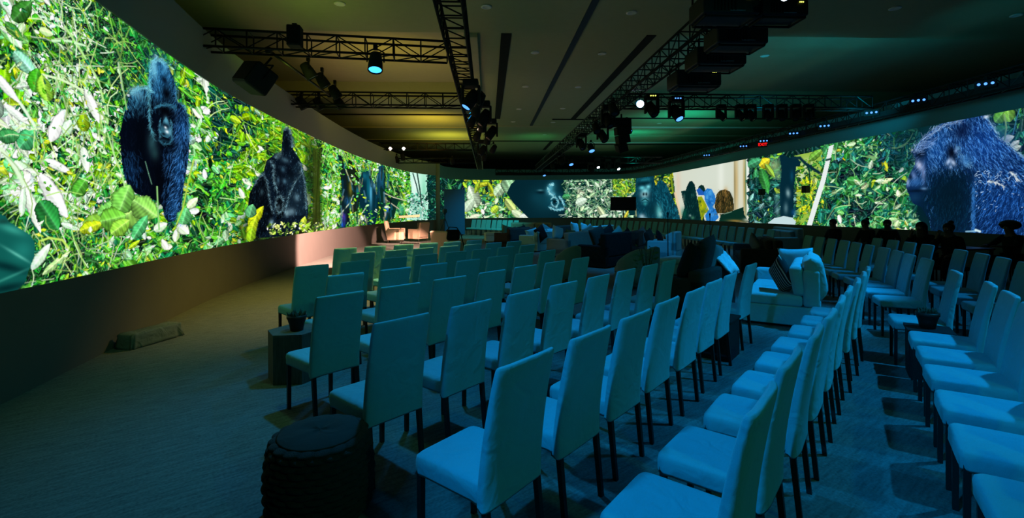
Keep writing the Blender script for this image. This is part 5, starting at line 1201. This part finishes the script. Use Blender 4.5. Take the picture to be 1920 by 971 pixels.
par_can('blue-lensed can light hanging from the near cross truss', hang(704, 86, TZ), (0.05, -0.35, -1), E_CYAN, 1.0)
tl = 'beside the amber ceiling'
for i, (px, py, em, k_) in enumerate([(884, 168, E_BLUE, 'mh'), (900, 182, M_LENS, 'can'), (894, 200, M_LENS, 'can'), (908, 205, M_LENS, 'mh'), (886, 222, M_LENS, 'can'), (905, 232, M_LENS, 'can'), (922, 236, M_LENS, 'mh'), (896, 250, E_BLUE, 'can'), (915, 258, M_LENS, 'can'), (905, 272, M_LENS, 'mh'), (926, 276, M_LENS, 'can'), (908, 292, M_LENS, 'can')]):
    zz = TZ + 0.02
    Y_ = 3.0 * F / (CY - py) * 0.93; X_ = (px - CX) / F * Y_
    lb = '%s stage light along the long truss beside the amber ceiling, counted from the camera' % ORD[i]
    if k_ == 'mh': moving_head('black ' + lb, (X_, Y_, zz), (-0.6, -0.3, -1), em, 1.0, None, 'lights on the long truss')
    else: par_can('black ' + lb, (X_, Y_, zz), (-0.8 + 0.3 * (i % 3), 0.6, -0.8), em, 1.0, 'lights on the long truss')
# boom with cans reaching back from the near cross truss
t = thing('boom_pipe', 'thin black pipe sloping back from the hanging speaker with cans on it', 'pipe', (0, 0, 0), 0)
MB().cyl((-4.72, 9.35, 4.78), (-5.15, 13.6, 4.92), 0.03, n=8).build('pipe', M_BLACK, t, True)
for p_ in ((-4.72, 9.35, 4.78), (-5.15, 13.6, 4.92)): MB().box(p_, (0.1, 0.1, 0.12), bevel=0.01).build('clamp', M_BLACK, t)
for i, (px, py, Y_) in enumerate([(578, 132, 11.4), (604, 150, 12.4), (628, 172, 13.4), (566, 192, 14.2), (598, 194, 14.3), (636, 192, 14.4)]):
    a, b = ray(px, py); par_can('black can light, %s of six in the cluster above the leafy screen' % ORD[i], (a / F * Y_, Y_, EYE - b / F * Y_ + 0.3), (0.45, 0.25, -0.8), M_LENS, 1.05, 'cluster of six cans above the long screen')
# hanging speaker
t = thing('loudspeaker', 'big tilted black loudspeaker hanging under the near cross truss', 'loudspeaker', (-4.78, 9.25, 4.42), R(35))
t.rotation_euler = (R(-28), R(12), R(-38))
MB().box((0, 0, -0.26), (0.62, 0.46, 0.50), bevel=0.05, seg=3).build('cabinet', M_MATT, t, wn=True); MB().box((0, -0.235, -0.26), (0.54, 0.02, 0.42), bevel=0.008).build('grille', M_BLACK, t)
MB().tube([(-0.32, 0, -0.26), (-0.33, 0, 0.06), (0.33, 0, 0.06), (0.32, 0, -0.26)], 0.018, 6).build('bracket', M_BLACK, t); MB().cyl((0, 0, 0.05), (0, 0.02, 0.26), 0.022, n=8).build('hanger', M_BLACK, t)
t = thing('loudspeaker', 'small black loudspeaker box hung inside the near cross truss', 'loudspeaker', (*hang(553, 70, 4.86)[:2], 4.68), R(8))
MB().box((0, 0, 0.19), (0.24, 0.24, 0.38), bevel=0.02).build('cabinet', M_MATT, t, wn=True); MB().box((0, -0.125, 0.19), (0.2, 0.012, 0.33)).build('grille', M_BLACK, t); MB().box((0, 0, 0.40), (0.08, 0.08, 0.06)).build('clamp', M_BLACK, t)
# two bright lamps facing us, cans under the far truss
for lb, px, py, em in (('bright warm stage lamp on the far cross truss, smaller of two', 732, 281, E_WARM), ('bright warm stage lamp on the far cross truss, larger of two', 757, 281, E_WARM)):
    Y_ = 26.0; a, b = ray(px, py); par_can(lb, (a / F * Y_, Y_, EYE - b / F * Y_ + 0.3), (0.2, -1, -0.22), em, 0.75)
for lb, px, py in (('dark can light under the larger bright lamp', 755, 296), ('dark can light hanging alone under the far cross truss', 848, 304), ('dark can light beside the dark one under the bright lamp', 744, 300)):
    Y_ = 28.0; a, b = ray(px, py); par_can(lb, (a / F * Y_, Y_, EYE - b / F * Y_ + 0.35), (0.2, 0.6, -1), M_LENS, 1.0)
# projectors
def projector(label, px, py, Y_, W_, led):
    a, b = ray(px, py)
    t = thing('video_projector', label, 'projector', (a / F * Y_, Y_, EYE - b / F * Y_), AX)
    s = W_
    MB().box((0, 0, 0), (s, 0.62 * s, 0.34 * s), bevel=0.03).build('housing', mat('projector_grey', (0.02, 0.021, 0.024), 0.5), t, wn=True)
    MB().cyl((s * 0.5, 0.1 * s, 0), (s * 0.64, 0.1 * s, 0), 0.10 * s, 0.11 * s, 18).build('lens', M_LENS, t)
    f = MB()
    for sx in (-1, 1):
        for sy in (-1, 1): f.cyl((sx * 0.44 * s, sy * 0.26 * s, -0.2 * s), (sx * 0.44 * s, sy * 0.26 * s, 0.32 * s), 0.016, n=6)
    for zz in (-0.2, 0.32):
        for sx in (-1, 1): f.cyl((sx * 0.44 * s, -0.26 * s, zz * s), (sx * 0.44 * s, 0.26 * s, zz * s), 0.016, n=6)
        for sy in (-1, 1): f.cyl((-0.44 * s, sy * 0.26 * s, zz * s), (0.44 * s, sy * 0.26 * s, zz * s), 0.016, n=6)
    f.build('hanging_frame', M_BLACK, t)
    g = MB()
    for i in range(7): g.box((-0.3 * s + i * 0.06 * s, -0.315 * s, -0.02 * s), (0.02 * s, 0.012, 0.2 * s))
    g.build('vent', M_BLACK, t)
    MB().box((0.1 * s, -0.315 * s, -0.12 * s), (0.26 * s, 0.01, 0.012)).build('edge_strip', mat('grey_strip', (0.25, 0.28, 0.32), 0.4), t)
    if led is not None:
        q = MB()
        for i in range(3): q.box((0.30 * s + i * 0.035 * s, -0.318 * s, 0.1 * s), (0.014 * s, 0.01, 0.022 * s))
        q.build('status_light', led, t)
projector('black projector beside the brightest spotlight, first of five on the truss', 1356, 20, 6.8, 0.80, E_YEL)
projector('black projector with three status lights, outermost on the truss', 1456, 24, 6.9, 0.68, E_YEL)
projector('black projector third along the truss, below the brightest spotlight', 1378, 74, 8.0, 0.85, None)
projector('black projector fourth along the truss, against the pale teal panel', 1340, 112, 9.2, 0.95, None)
projector('black projector fifth along the truss, end of the projector group', 1300, 152, 10.8, 1.0, E_YEL)
par_can('spotlight shining straight at the camera from among the projectors', (*hang(1471, 4, 4.36)[:2], 4.54), (-0.55, -1, -0.35), E_WHITE, 0.4)
for i, (px, py, em, k_, s_) in enumerate([(1200, 198, E_WHITE, 'can', 0.8), (1222, 204, M_LENS, 'mh', 0.9), (1268, 208, E_BLUE, 'mh', 1.0), (1150, 205, M_LENS, 'can', 1.0), (1175, 238, E_BLUE, 'can', 1.1), (1140, 222, M_LENS, 'mh', 1.0), (1118, 240, M_LENS, 'can', 1.0), (1130, 252, M_LENS, 'mh', 1.0), (1108, 276, E_BLUE, 'can', 1.1), (1090, 268, M_LENS, 'mh', 1.0), (1070, 303, E_BLUE, 'can', 1.1), (1052, 300, M_LENS, 'mh', 1.0), (1036, 312, M_LENS, 'can', 1.0), (1020, 326, E_BLUE, 'can', 1.0)]):
    Y_ = min(2.75 * F / (CY - py), 37); a, b = ray(px, py); z_ = EYE - b / F * Y_ + 0.3
    lb = 'black stage light, %s along the projector truss after the five projectors' % ORD[i]
    if k_ == 'mh': moving_head(lb, (a / F * Y_, Y_, z_ + 0.1), (0.3, -0.6, -1), em, s_, em if em is E_BLUE else E_YEL if i == 1 else None, 'lights on the projector truss')
    else: par_can(lb, (a / F * Y_, Y_, z_), (-0.2, -1.0, -0.35) if em is E_WHITE else (0.15, -0.55, -0.9), em, s_, 'lights on the projector truss')
t = thing('line_array', 'tall dark slanted loudspeaker column below the projector truss', 'loudspeaker', (*[v / 1 for v in ((1166 - CX) / F * 15.5, 15.5)], 4.6), AX)
for i in range(4): MB().box((0.05 * i - 0.02 * i * i, -0.03 * i, -0.16 - 0.27 * i), (0.55 - 0.08 * i, 0.4, 0.25), rot=(R(5 * i), R(-6 * i), 0), bevel=0.02).build('cabinet', M_MATT, t, wn=True)
MB().cyl((0, 0, -0.05), (0, 0, 0.12), 0.03, n=8).build('hanger', M_BLACK, t)
# fixtures under the cross truss on the facing side
for i, (px, py) in enumerate([(1352, 214), (1388, 212), (1408, 210), (1440, 228), (1466, 222), (1492, 214), (1516, 220)]):
    Y_ = 13.9; a, b = ray(px, py - 18); moving_head('black moving light, %s along the cross truss toward the facing screen' % ORD[i], (a / F * Y_, Y_, 4.66), (0.5 - 0.15 * i, -0.4, -0.8), M_LENS, 0.68, None, 'moving lights on the cross truss')
for i, (px, py) in enumerate([(1120, 312), (1140, 314), (1158, 315), (1108, 320)]):
    Y_ = 29.0; a, b = ray(px, py); moving_head('dark moving light, %s under the cross truss before the thicket' % ORD[i], (a / F * Y_, Y_, EYE - b / F * Y_ + 0.5), (0.2, -0.6, -0.8), M_LENS if i % 2 else E_WHITE, 0.9, None, 'moving lights on the far cross truss')
# led battens on the curved truss
def batten(label, px, py, Y_):
    a, b = ray(px, py); X_ = a / F * Y_; Z_ = EYE - b / F * Y_
    t = thing('led_light', label, 'stage light', (X_, Y_, Z_), -math.atan2(X_, Y_), 'blue lights along the curved truss')
    MB().box((0, 0.10, 0), (0.40, 0.18, 0.2), bevel=0.02).build('housing', M_MATT, t, wn=True)
    for i in range(3): MB().cyl((-0.12 + 0.12 * i, 0.012, 0), (-0.12 + 0.12 * i, -0.006, 0), 0.032, n=10).build('lens', E_BLUE, t)
    MB().box((0, 0.12, 0.13), (0.06, 0.06, 0.1)).build('clamp', M_BLACK, t)
for i, (px, py) in enumerate([(1848, 157), (1722, 188), (1634, 211), (1546, 236), (1488, 250), (1432, 264), (1394, 274), (1325, 291)]):
    # depth from the curved truss: 0.9 m inside the wall
    u, _ = WR.P(px, py); x_, y_ = WR.xy(u); nn = WR.normal(np.array([u]))[0]; Y_ = y_ * (1 - 1.12 / abs(nn[0] * x_ + nn[1] * y_))
    batten('blue light cluster, %s along the curved truss from the big ape picture' % ORD[i], px, py, float(Y_))
# exit sign
u, _ = WR.P(1430, 271); x_, y_ = WR.xy(u); nn = WR.normal(np.array([u]))[0]
a, b = ray(1430, 271); Y_ = float(y_ * (1 - 1.3 / abs(nn[0] * x_ + nn[1] * y_))); loc = (a / F * Y_, Y_, EYE - b / F * Y_ - 0.1)
t = thing('exit_sign', 'small glowing red EXIT sign hanging from the curved truss', 'exit sign', loc, R(-20))
MB().box((0, 0.03, 0.1), (0.36, 0.06, 0.22), bevel=0.01).build('housing', M_MATT, t, wn=True)
fc = bpy.data.curves.new('lettering', 'FONT'); fc.body = 'EXIT'; fc.size = 0.17; fc.align_x = 'CENTER'; fc.align_y = 'CENTER'; fc.extrude = 0.004
tmp = bpy.data.objects.new('lettering_curve', fc); COL.objects.link(tmp); bpy.context.view_layer.update()
lm = bpy.data.meshes.new_from_object(tmp.evaluated_get(bpy.context.evaluated_depsgraph_get())); lm.name = 'lettering'; lm.materials.clear(); lm.materials.append(E_RED)
bpy.data.objects.remove(tmp)
fo = bpy.data.objects.new('lettering', lm); COL.objects.link(fo); fo.parent = t; fo.location = (0, -0.006, 0.1); fo.rotation_euler = (R(90), 0, 0);
MB().cyl((0, 0.03, 0.2), (0, 0.03, 0.42), 0.01, n=6).build('hanger', M_BLACK, t)
# small black boxes fixed in front of the facing screen
for lb, px, py in (('small black box mounted on the facing screen beside the tree trunk', 1516, 355), ('small dark box mounted on the facing screen near the pale tent wall', 1433, 360)):
    u, v = WR.P(px, py); x_, y_ = WR.xy(u); nn = WR.normal(np.array([u]))[0]
    t = thing('wall_speaker', lb, 'loudspeaker', (float(x_ + nn[0] * 0.12), float(y_ + nn[1] * 0.12), v - 0.14), math.atan2(nn[1], nn[0]) + PI / 2)
    MB().box((0, 0, 0.14), (0.26, 0.2, 0.28), bevel=0.015).build('cabinet', M_MATT, t, wn=True); MB().box((0, -0.105, 0.14), (0.22, 0.01, 0.24)).build('grille', M_BLACK, t)

# ================================================================== people by the facing wall
M_SKIN = mat('skin', (0.12, 0.07, 0.05), 0.6); M_HAIR = mat('dark_hair', (0.010, 0.008, 0.007), 0.6)
M_SHIRT = [fabric_mat('dark_shirt_%d' % i, c, 0.5) for i, c in enumerate([(0.012, 0.012, 0.015), (0.016, 0.014, 0.012), (0.010, 0.014, 0.018)])]
M_TROU = fabric_mat('dark_trousers', (0.010, 0.010, 0.013), 0.5); M_SHOE = mat('black_shoe', (0.01, 0.01, 0.01), 0.5)
def skin(name, pts, edges, rad, m, parent, root=0, sub=1):
    me = bpy.data.meshes.new(name); me.from_pydata(pts, edges, []); me.update()
    o = bpy.data.objects.new(name, me); COL.objects.link(o); o.parent = parent
    sk = o.modifiers.new('skin', 'SKIN'); sk.use_smooth_shade = True
    for i, v in enumerate(me.skin_vertices[0].data): v.radius = (rad[i], rad[i] if not isinstance(rad[i], tuple) else rad[i][1]); v.use_root = (i == root)
    s = o.modifiers.new('sub', 'SUBSURF'); s.levels = sub; s.render_levels = sub
    me.materials.append(m); return o
def person(label, loc, rz, lean, arms, hair, shirt, turn=0.0):
    """seated, facing local +Y; loc at floor under the pelvis; arms = 'lap', 'chin' or 'table'"""
    t = thing('person', label, 'person', loc, rz)
    L = lean; S = 0.52
    ne = (0, -0.03 + L * 0.62, 1.06); hd = (0, 0.0 + L * 0.75, 1.17); ht = (0, -0.01 + L * 0.8, 1.27)
    pts = [(0, 0, S), (0, -0.03 + L * 0.25, S + 0.2), (0, -0.04 + L * 0.5, 0.92), ne, hd, ht]
    rad = [0.125, 0.125, 0.14, 0.052, 0.078, 0.085]; ed = [(0, 1), (1, 2), (2, 3), (3, 4), (4, 5)]
    def add(p, r, c): pts.append(p); rad.append(r); ed.append((c, len(pts) - 1)); return len(pts) - 1
    nose = add((0.0, hd[1] + 0.095, 1.18), 0.016, 4)
    arm_ids = []
    for s in (-1, 1):
        sh = add((s * 0.17, -0.04 + L * 0.52, 0.985), 0.062, 2)
        if arms == 'chin' and s == 1: el, wr_ = (s * 0.22, 0.26 + L * 0.4, 0.78), (s * 0.09, 0.16 + L * 0.8, 1.03); hd_ = Vector((-0.25, 0.1, 1)).normalized()
        elif arms == 'table': el, wr_ = (s * 0.28, 0.16 + L * 0.4, 0.78), (s * 0.14, 0.40 + L * 0.4, 0.80); hd_ = Vector((-s * 0.5, 1, 0)).normalized()
        else: el, wr_ = (s * 0.26, 0.04 + L * 0.4, 0.74), (s * 0.16, 0.28, 0.66); hd_ = Vector((-s * 0.5, 0.9, -0.25)).normalized()
        e = add(el, 0.045, sh); w = add(wr_, 0.028, e); pm = add(tuple(Vector(wr_) + hd_ * 0.07), 0.03, w)
        up = Vector((0, 0, 1)) if abs(hd_.z) < 0.8 else Vector((0, 1, 0)); sd = hd_.cross(up).normalized(); dn = sd.cross(hd_).normalized()
        for f in range(4):
            b = Vector(wr_) + hd_ * 0.10 + sd * (-0.027 + 0.018 * f); l = (0.042, 0.05, 0.047, 0.036)[f]
            a1 = add(tuple(b), 0.009, pm); a2 = add(tuple(b + hd_ * l * 0.6 - dn * 0.012), 0.0085, a1); add(tuple(b + hd_ * l - dn * 0.034), 0.007, a2)
        th = add(tuple(Vector(wr_) + hd_ * 0.05 - sd * s * 0.034), 0.010, w); add(tuple(Vector(wr_) + hd_ * 0.085 - sd * s * 0.052 - dn * 0.012), 0.009, th)
        arm_ids.append((sh, e, w))
        hip = add((s * 0.10, 0.03, S - 0.01), 0.085, 0); kn = add((s * 0.13, 0.44, S), 0.06, hip); an = add((s * 0.13, 0.42, 0.10), 0.038, kn); add((s * 0.15, 0.58, 0.04), 0.03, an)
    skin('body', pts, ed, rad, M_SKIN, t)
    for s in (-1, 1):
        MB().ball((s * 0.031, hd[1] + 0.078, 1.195), 0.011, 10).build('eye', mat('eye_white', (0.5, 0.5, 0.48), 0.3), t, True)
        MB().ball((s * 0.083, hd[1] - 0.005, 1.18), (0.012, 0.022, 0.034), 10).build('ear', M_SKIN, t, True)
    MB().box((0, hd[1] + 0.082, 1.125), (0.045, 0.012, 0.009), bevel=0.003).build('mouth', mat('lips', (0.10, 0.035, 0.03), 0.5), t)
    # clothes
    p = [pts[i] for i in (0, 1, 2)] + [(0, ne[1], 1.015)]; r = [0.145, 0.145, 0.158, 0.07]; e2 = [(0, 1), (1, 2), (2, 3)]
    for sh, e, w in arm_ids:
        n0 = len(p); p += [pts[sh], pts[e], tuple(Vector(pts[e]).lerp(Vector(pts[w]), 0.85))]; r += [0.076, 0.058, 0.044]; e2 += [(2, n0), (n0, n0 + 1), (n0 + 1, n0 + 2)]
    skin('shirt', p, e2, r, shirt, t)
    p = [(0, 0.0, S - 0.02)]; r = [0.14]; e2 = []
    for s in (-1, 1):
        n0 = len(p); p += [(s * 0.10, 0.04, S - 0.02), (s * 0.13, 0.44, S), (s * 0.13, 0.42, 0.14)]; r += [0.10, 0.074, 0.056]; e2 += [(0, n0), (n0, n0 + 1), (n0 + 1, n0 + 2)]
    skin('trousers', p, e2, r, M_TROU, t)
    for s in (-1, 1): MB().box((s * 0.14, 0.50, 0.045), (0.09, 0.26, 0.085), bevel=0.03, seg=3).build('shoe', M_SHOE, t, wn=True)
    h = MB()
    if hair == 'short': h.ball((0, hd[1] - 0.02, 1.235), (0.098, 0.108, 0.098), 18)
    elif hair == 'long':
        h.ball((0, hd[1] - 0.025, 1.235), (0.105, 0.112, 0.105), 18); h.loft([[(0.11 * math.cos(a) , hd[1] - 0.05 + 0.07 * math.sin(a), z) for a in np.linspace(0, 2 * PI, 16, endpoint=False)] for z in (1.24, 1.12, 1.0, 0.92)])
    elif hair == 'bun': h.ball((0, hd[1] - 0.02, 1.235), (0.1, 0.108, 0.1), 18); h.ball((0, hd[1] - 0.09, 1.33), 0.05, 14)
    elif hair == 'wide': h.ball((0, hd[1] - 0.03, 1.26), (0.20, 0.16, 0.115), 20)
    for v in h.bm.verts:
        if v.co.y > hd[1] + 0.035 and v.co.z < 1.245: v.co.y = hd[1] + 0.035
    h.build('hair', M_HAIR, t, True)
    return t
def stool(label, loc, rz):
    t = thing('upholstered_stool', label, 'stool', loc, rz)
    MB().box((0, 0, 0.36), (0.46, 0.42, 0.09), bevel=0.03, seg=3).build('seat', M_BLKC, t, wn=True)
    for sx in (-1, 1):
        for sy in (-1, 1): MB().cyl((sx * 0.18, sy * 0.16, 0), (sx * 0.18, sy * 0.16, 0.33), 0.016, n=8).build('leg', M_BLACK, t)
PE = [('person in dark clothes seated lowest, beside the tall white trunk on the screen', 1565, 14.3, 118, 0.10, 'lap', 'short', 0),
      ('person in dark clothes seated between two others under the leafy picture', 1627, 13.6, 120, 0.14, 'lap', 'bun', 1),
      ('broad-shouldered person in dark clothes under the leafy picture, arms on knees', 1666, 13.4, 150, 0.20, 'lap', 'short', 2),
      ('person with long dark hair leaning forward under the ape chin', 1738, 10.9, 130, 0.30, 'chin', 'long', 0),
      ('person in a dark top with hand to the chin, in front of the ape throat', 1783, 10.2, 128, 0.12, 'chin', 'bun', 1),
      ('person with wide dark hair or hat seated at the dark table', 1896, 10.6, 110, 0.08, 'table', 'wide', 2)]
for i, (lb, px, Y_, rz, lean, arms, hair, sh) in enumerate(PE):
    X_ = (px - CX) / F * Y_
    person(lb, (X_, Y_, 0.0), R(rz - 20), lean, arms, hair, M_SHIRT[sh])
    stool('low black stool under the %s seated person from the white trunk' % ORD[i], (X_, Y_, 0), R(rz - 20))
t = thing('dining_table', 'dark table in front of the person with wide dark hair', 'table', (10.05, 10.75, 0), R(8))
MB().box((0, 0, 0.735), (0.9, 0.7, 0.04), bevel=0.008).build('table_top', mat('dark_table_top', (0.02, 0.02, 0.02), 0.35), t)
for sx in (-1, 1):
    for sy in (-1, 1): MB().box((sx * 0.4, sy * 0.3, 0.36), (0.05, 0.05, 0.72)).build('leg', M_MATT, t)

# ================================================================== light
def spot(name, loc, to, col, power, size, blend=0.6, radius=0.12):
    d = bpy.data.lights.new(name, 'SPOT'); d.energy = power; d.color = col; d.spot_size = R(size); d.spot_blend = blend; d.shadow_soft_size = radius
    o = bpy.data.objects.new(name, d); COL.objects.link(o); o.location = loc
    o.rotation_euler = (Vector(to) - Vector(loc)).to_track_quat('-Z', 'Y').to_euler(); return o
BL = (0.004, 0.38, 1.0)
# on the truss beside the amber ceiling; added unseen lamps are marked
spot('blue_wash', (-2.3, -0.6, 4.7), (1.8, 3.2, 0), BL, 860, 39, 0.7)  # unseen lamp behind the camera, placed to light seats but not backs
spot('green_fill', (4.2, -1.6, 4.7), (-0.3, 4.4, 0), (0.12, 1.0, 0.50), 115, 84, 0.9)  # unseen green fill, added to lift the dark chair backs
spot('green_fill', (7.0, 1.0, 4.9), (0.5, 7.6, 0), (0.10, 1.0, 0.6), 110, 60, 0.9)  # second unseen fill, added for the backs further along the rows
spot('blue_wash', (-0.85, 5.4, 4.6), (-0.3, 3.6, 0), BL, 400, 84, 0.9)
spot('blue_wash', (-1.05, 10.4, 4.6), (-0.7, 7.6, 0), BL, 330, 90, 0.9)
spot('blue_wash', (-1.25, 14.8, 4.6), (-0.2, 11.2, 0), BL, 300, 90, 0.9)
# on the projector truss and on the curved truss
spot('blue_wash', (6.0, 3.5, 5.1), (3.4, 3.9, 0), BL, 940, 50, 0.7, 0.07)
spot('blue_wash', (5.6, 6.4, 4.9), (4.1, 7.4, 0), BL, 1150, 38, 0.8)
spot('blue_wash', (9.4, 6.2, 4.9), (6.4, 7.8, 0), BL, 560, 58, 0.8)
spot('blue_wash', (3.2, 12.4, 4.6), (3.9, 14.8, 0), BL, 500, 80, 0.9)
spot('blue_wash', (2.8, 20.5, 4.6), (2.6, 21.0, 0), BL, 820, 100, 0.9)
spot('blue_wash', (9.8, 18.0, 4.9), (7.6, 17.0, 0), BL, 420, 80, 0.9)
spot('teal_wash', (-1.5, 25.0, 4.6), (-1.2, 30.6, 0), (0.02, 0.75, 0.75), 1100, 70, 0.9)
# stage
spot('stage_spot', (-0.9, 11.8, 4.3), (-6.0, 17.0, 0.0), (1.0, 0.55, 0.42), 26000, 40, 0.3, 0.05)
spot('stage_spot', (-1.1, 15.6, 4.3), (-3.7, 21.6, 0), (1.0, 0.57, 0.43), 15000, 28, 0.3, 0.05)
spot('stage_spot', (-1.9, 20.6, 4.4), (-5.75, 24.2, 0.2), (1.0, 0.58, 0.42), 5200, 21, 0.35, 0.05)
spot('amber_wash', (-1.0, 9.2, 4.3), (-3.3, 8.9, 0), (1.0, 0.74, 0.12), 900, 76, 1.0)
spot('green_fill', (-1.0, 3.8, 4.5), (-2.9, 4.2, 0), (0.2, 0.95, 0.35), 60, 76, 1.0)  # unseen fill, added for the long screen's green on the carpet
# unseen up-lights added to brighten and tint the ceiling and fascia
spot('ceiling_fill', (-4.0, 15.2, 4.4), (-4.4, 18.0, 7.0), (1.0, 0.70, 0.07), 150, 140, 1.0, 0.2)
spot('ceiling_fill', (-4.0, 24.5, 4.4), (-4.4, 25.5, 7.0), (1.0, 0.64, 0.05), 260, 145, 1.0, 0.2)
spot('ceiling_fill', (-4.6, 10.4, 4.3), (-4.9, 10.8, 7.0), (0.7, 1.0, 0.08), 24, 150, 1.0, 0.2)
spot('ceiling_fill', (7.6, 14.3, 4.3), (8.2, 16.4, 7.0), (0.0, 0.72, 1.0), 70, 150, 1.0, 0.2)
spot('ceiling_fill', (10.4, 14.3, 4.3), (11.6, 17.6, 7.0), (0.0, 0.72, 1.0), 110, 150, 1.0, 0.2)
spot('ceiling_fill', (9.8, 11.2, 4.4), (12.6, 11.6, 4.6), (0.0, 0.7, 1.0), 26, 150, 1.0, 0.2)
spot('ceiling_fill', (-4.0, 30.2, 4.4), (-4.2, 31.0, 7.0), (0.9, 0.75, 0.06), 260, 145, 1.0, 0.2)
spot('ceiling_fill', (1.6, 31.0, 4.4), (1.6, 32.0, 7.0), (0.1, 0.8, 0.3), 45, 140, 1.0, 0.2)
spot('ceiling_fill', (7.5, 29.5, 4.4), (7.8, 31.0, 7.0), (0.0, 0.75, 0.5), 240, 145, 1.0, 0.2)
spot('ceiling_fill', (8.6, 23.4, 4.4), (8.8, 25.6, 7.0), (0.0, 0.75, 0.55), 240, 145, 1.0, 0.2)
w = bpy.data.worlds.new('dark_hall'); SC.world = w; w.use_nodes = True
w.node_tree.nodes['Background'].inputs[0].default_value = (0.0, 0.004, 0.006, 1); w.node_tree.nodes['Background'].inputs[1].default_value = 1.0

# ================================================================== camera and picture
cd = bpy.data.cameras.new('camera'); cam = bpy.data.objects.new('camera', cd); COL.objects.link(cam)
cd.sensor_width = 36; cd.lens = F / 1920 * 36; cd.shift_y = -(485.5 - CY) / 1920; cd.clip_start = 0.05; cd.clip_end = 200
cam.location = (0, 0, EYE); cam.rotation_euler = (Euler((R(90), 0, 0)).to_matrix() @ Matrix.Rotation(-ROLL, 3, 'Z')).to_euler()
SC.camera = cam
vs = SC.view_settings; vs.view_transform = 'Standard'; vs.look = 'None'; vs.exposure = 0; vs.gamma = 1; vs.use_curve_mapping = False
SC.cycles.use_denoising = True; SC.cycles.max_bounces = 6; SC.cycles.diffuse_bounces = 4; SC.cycles.sample_clamp_indirect = 4.0
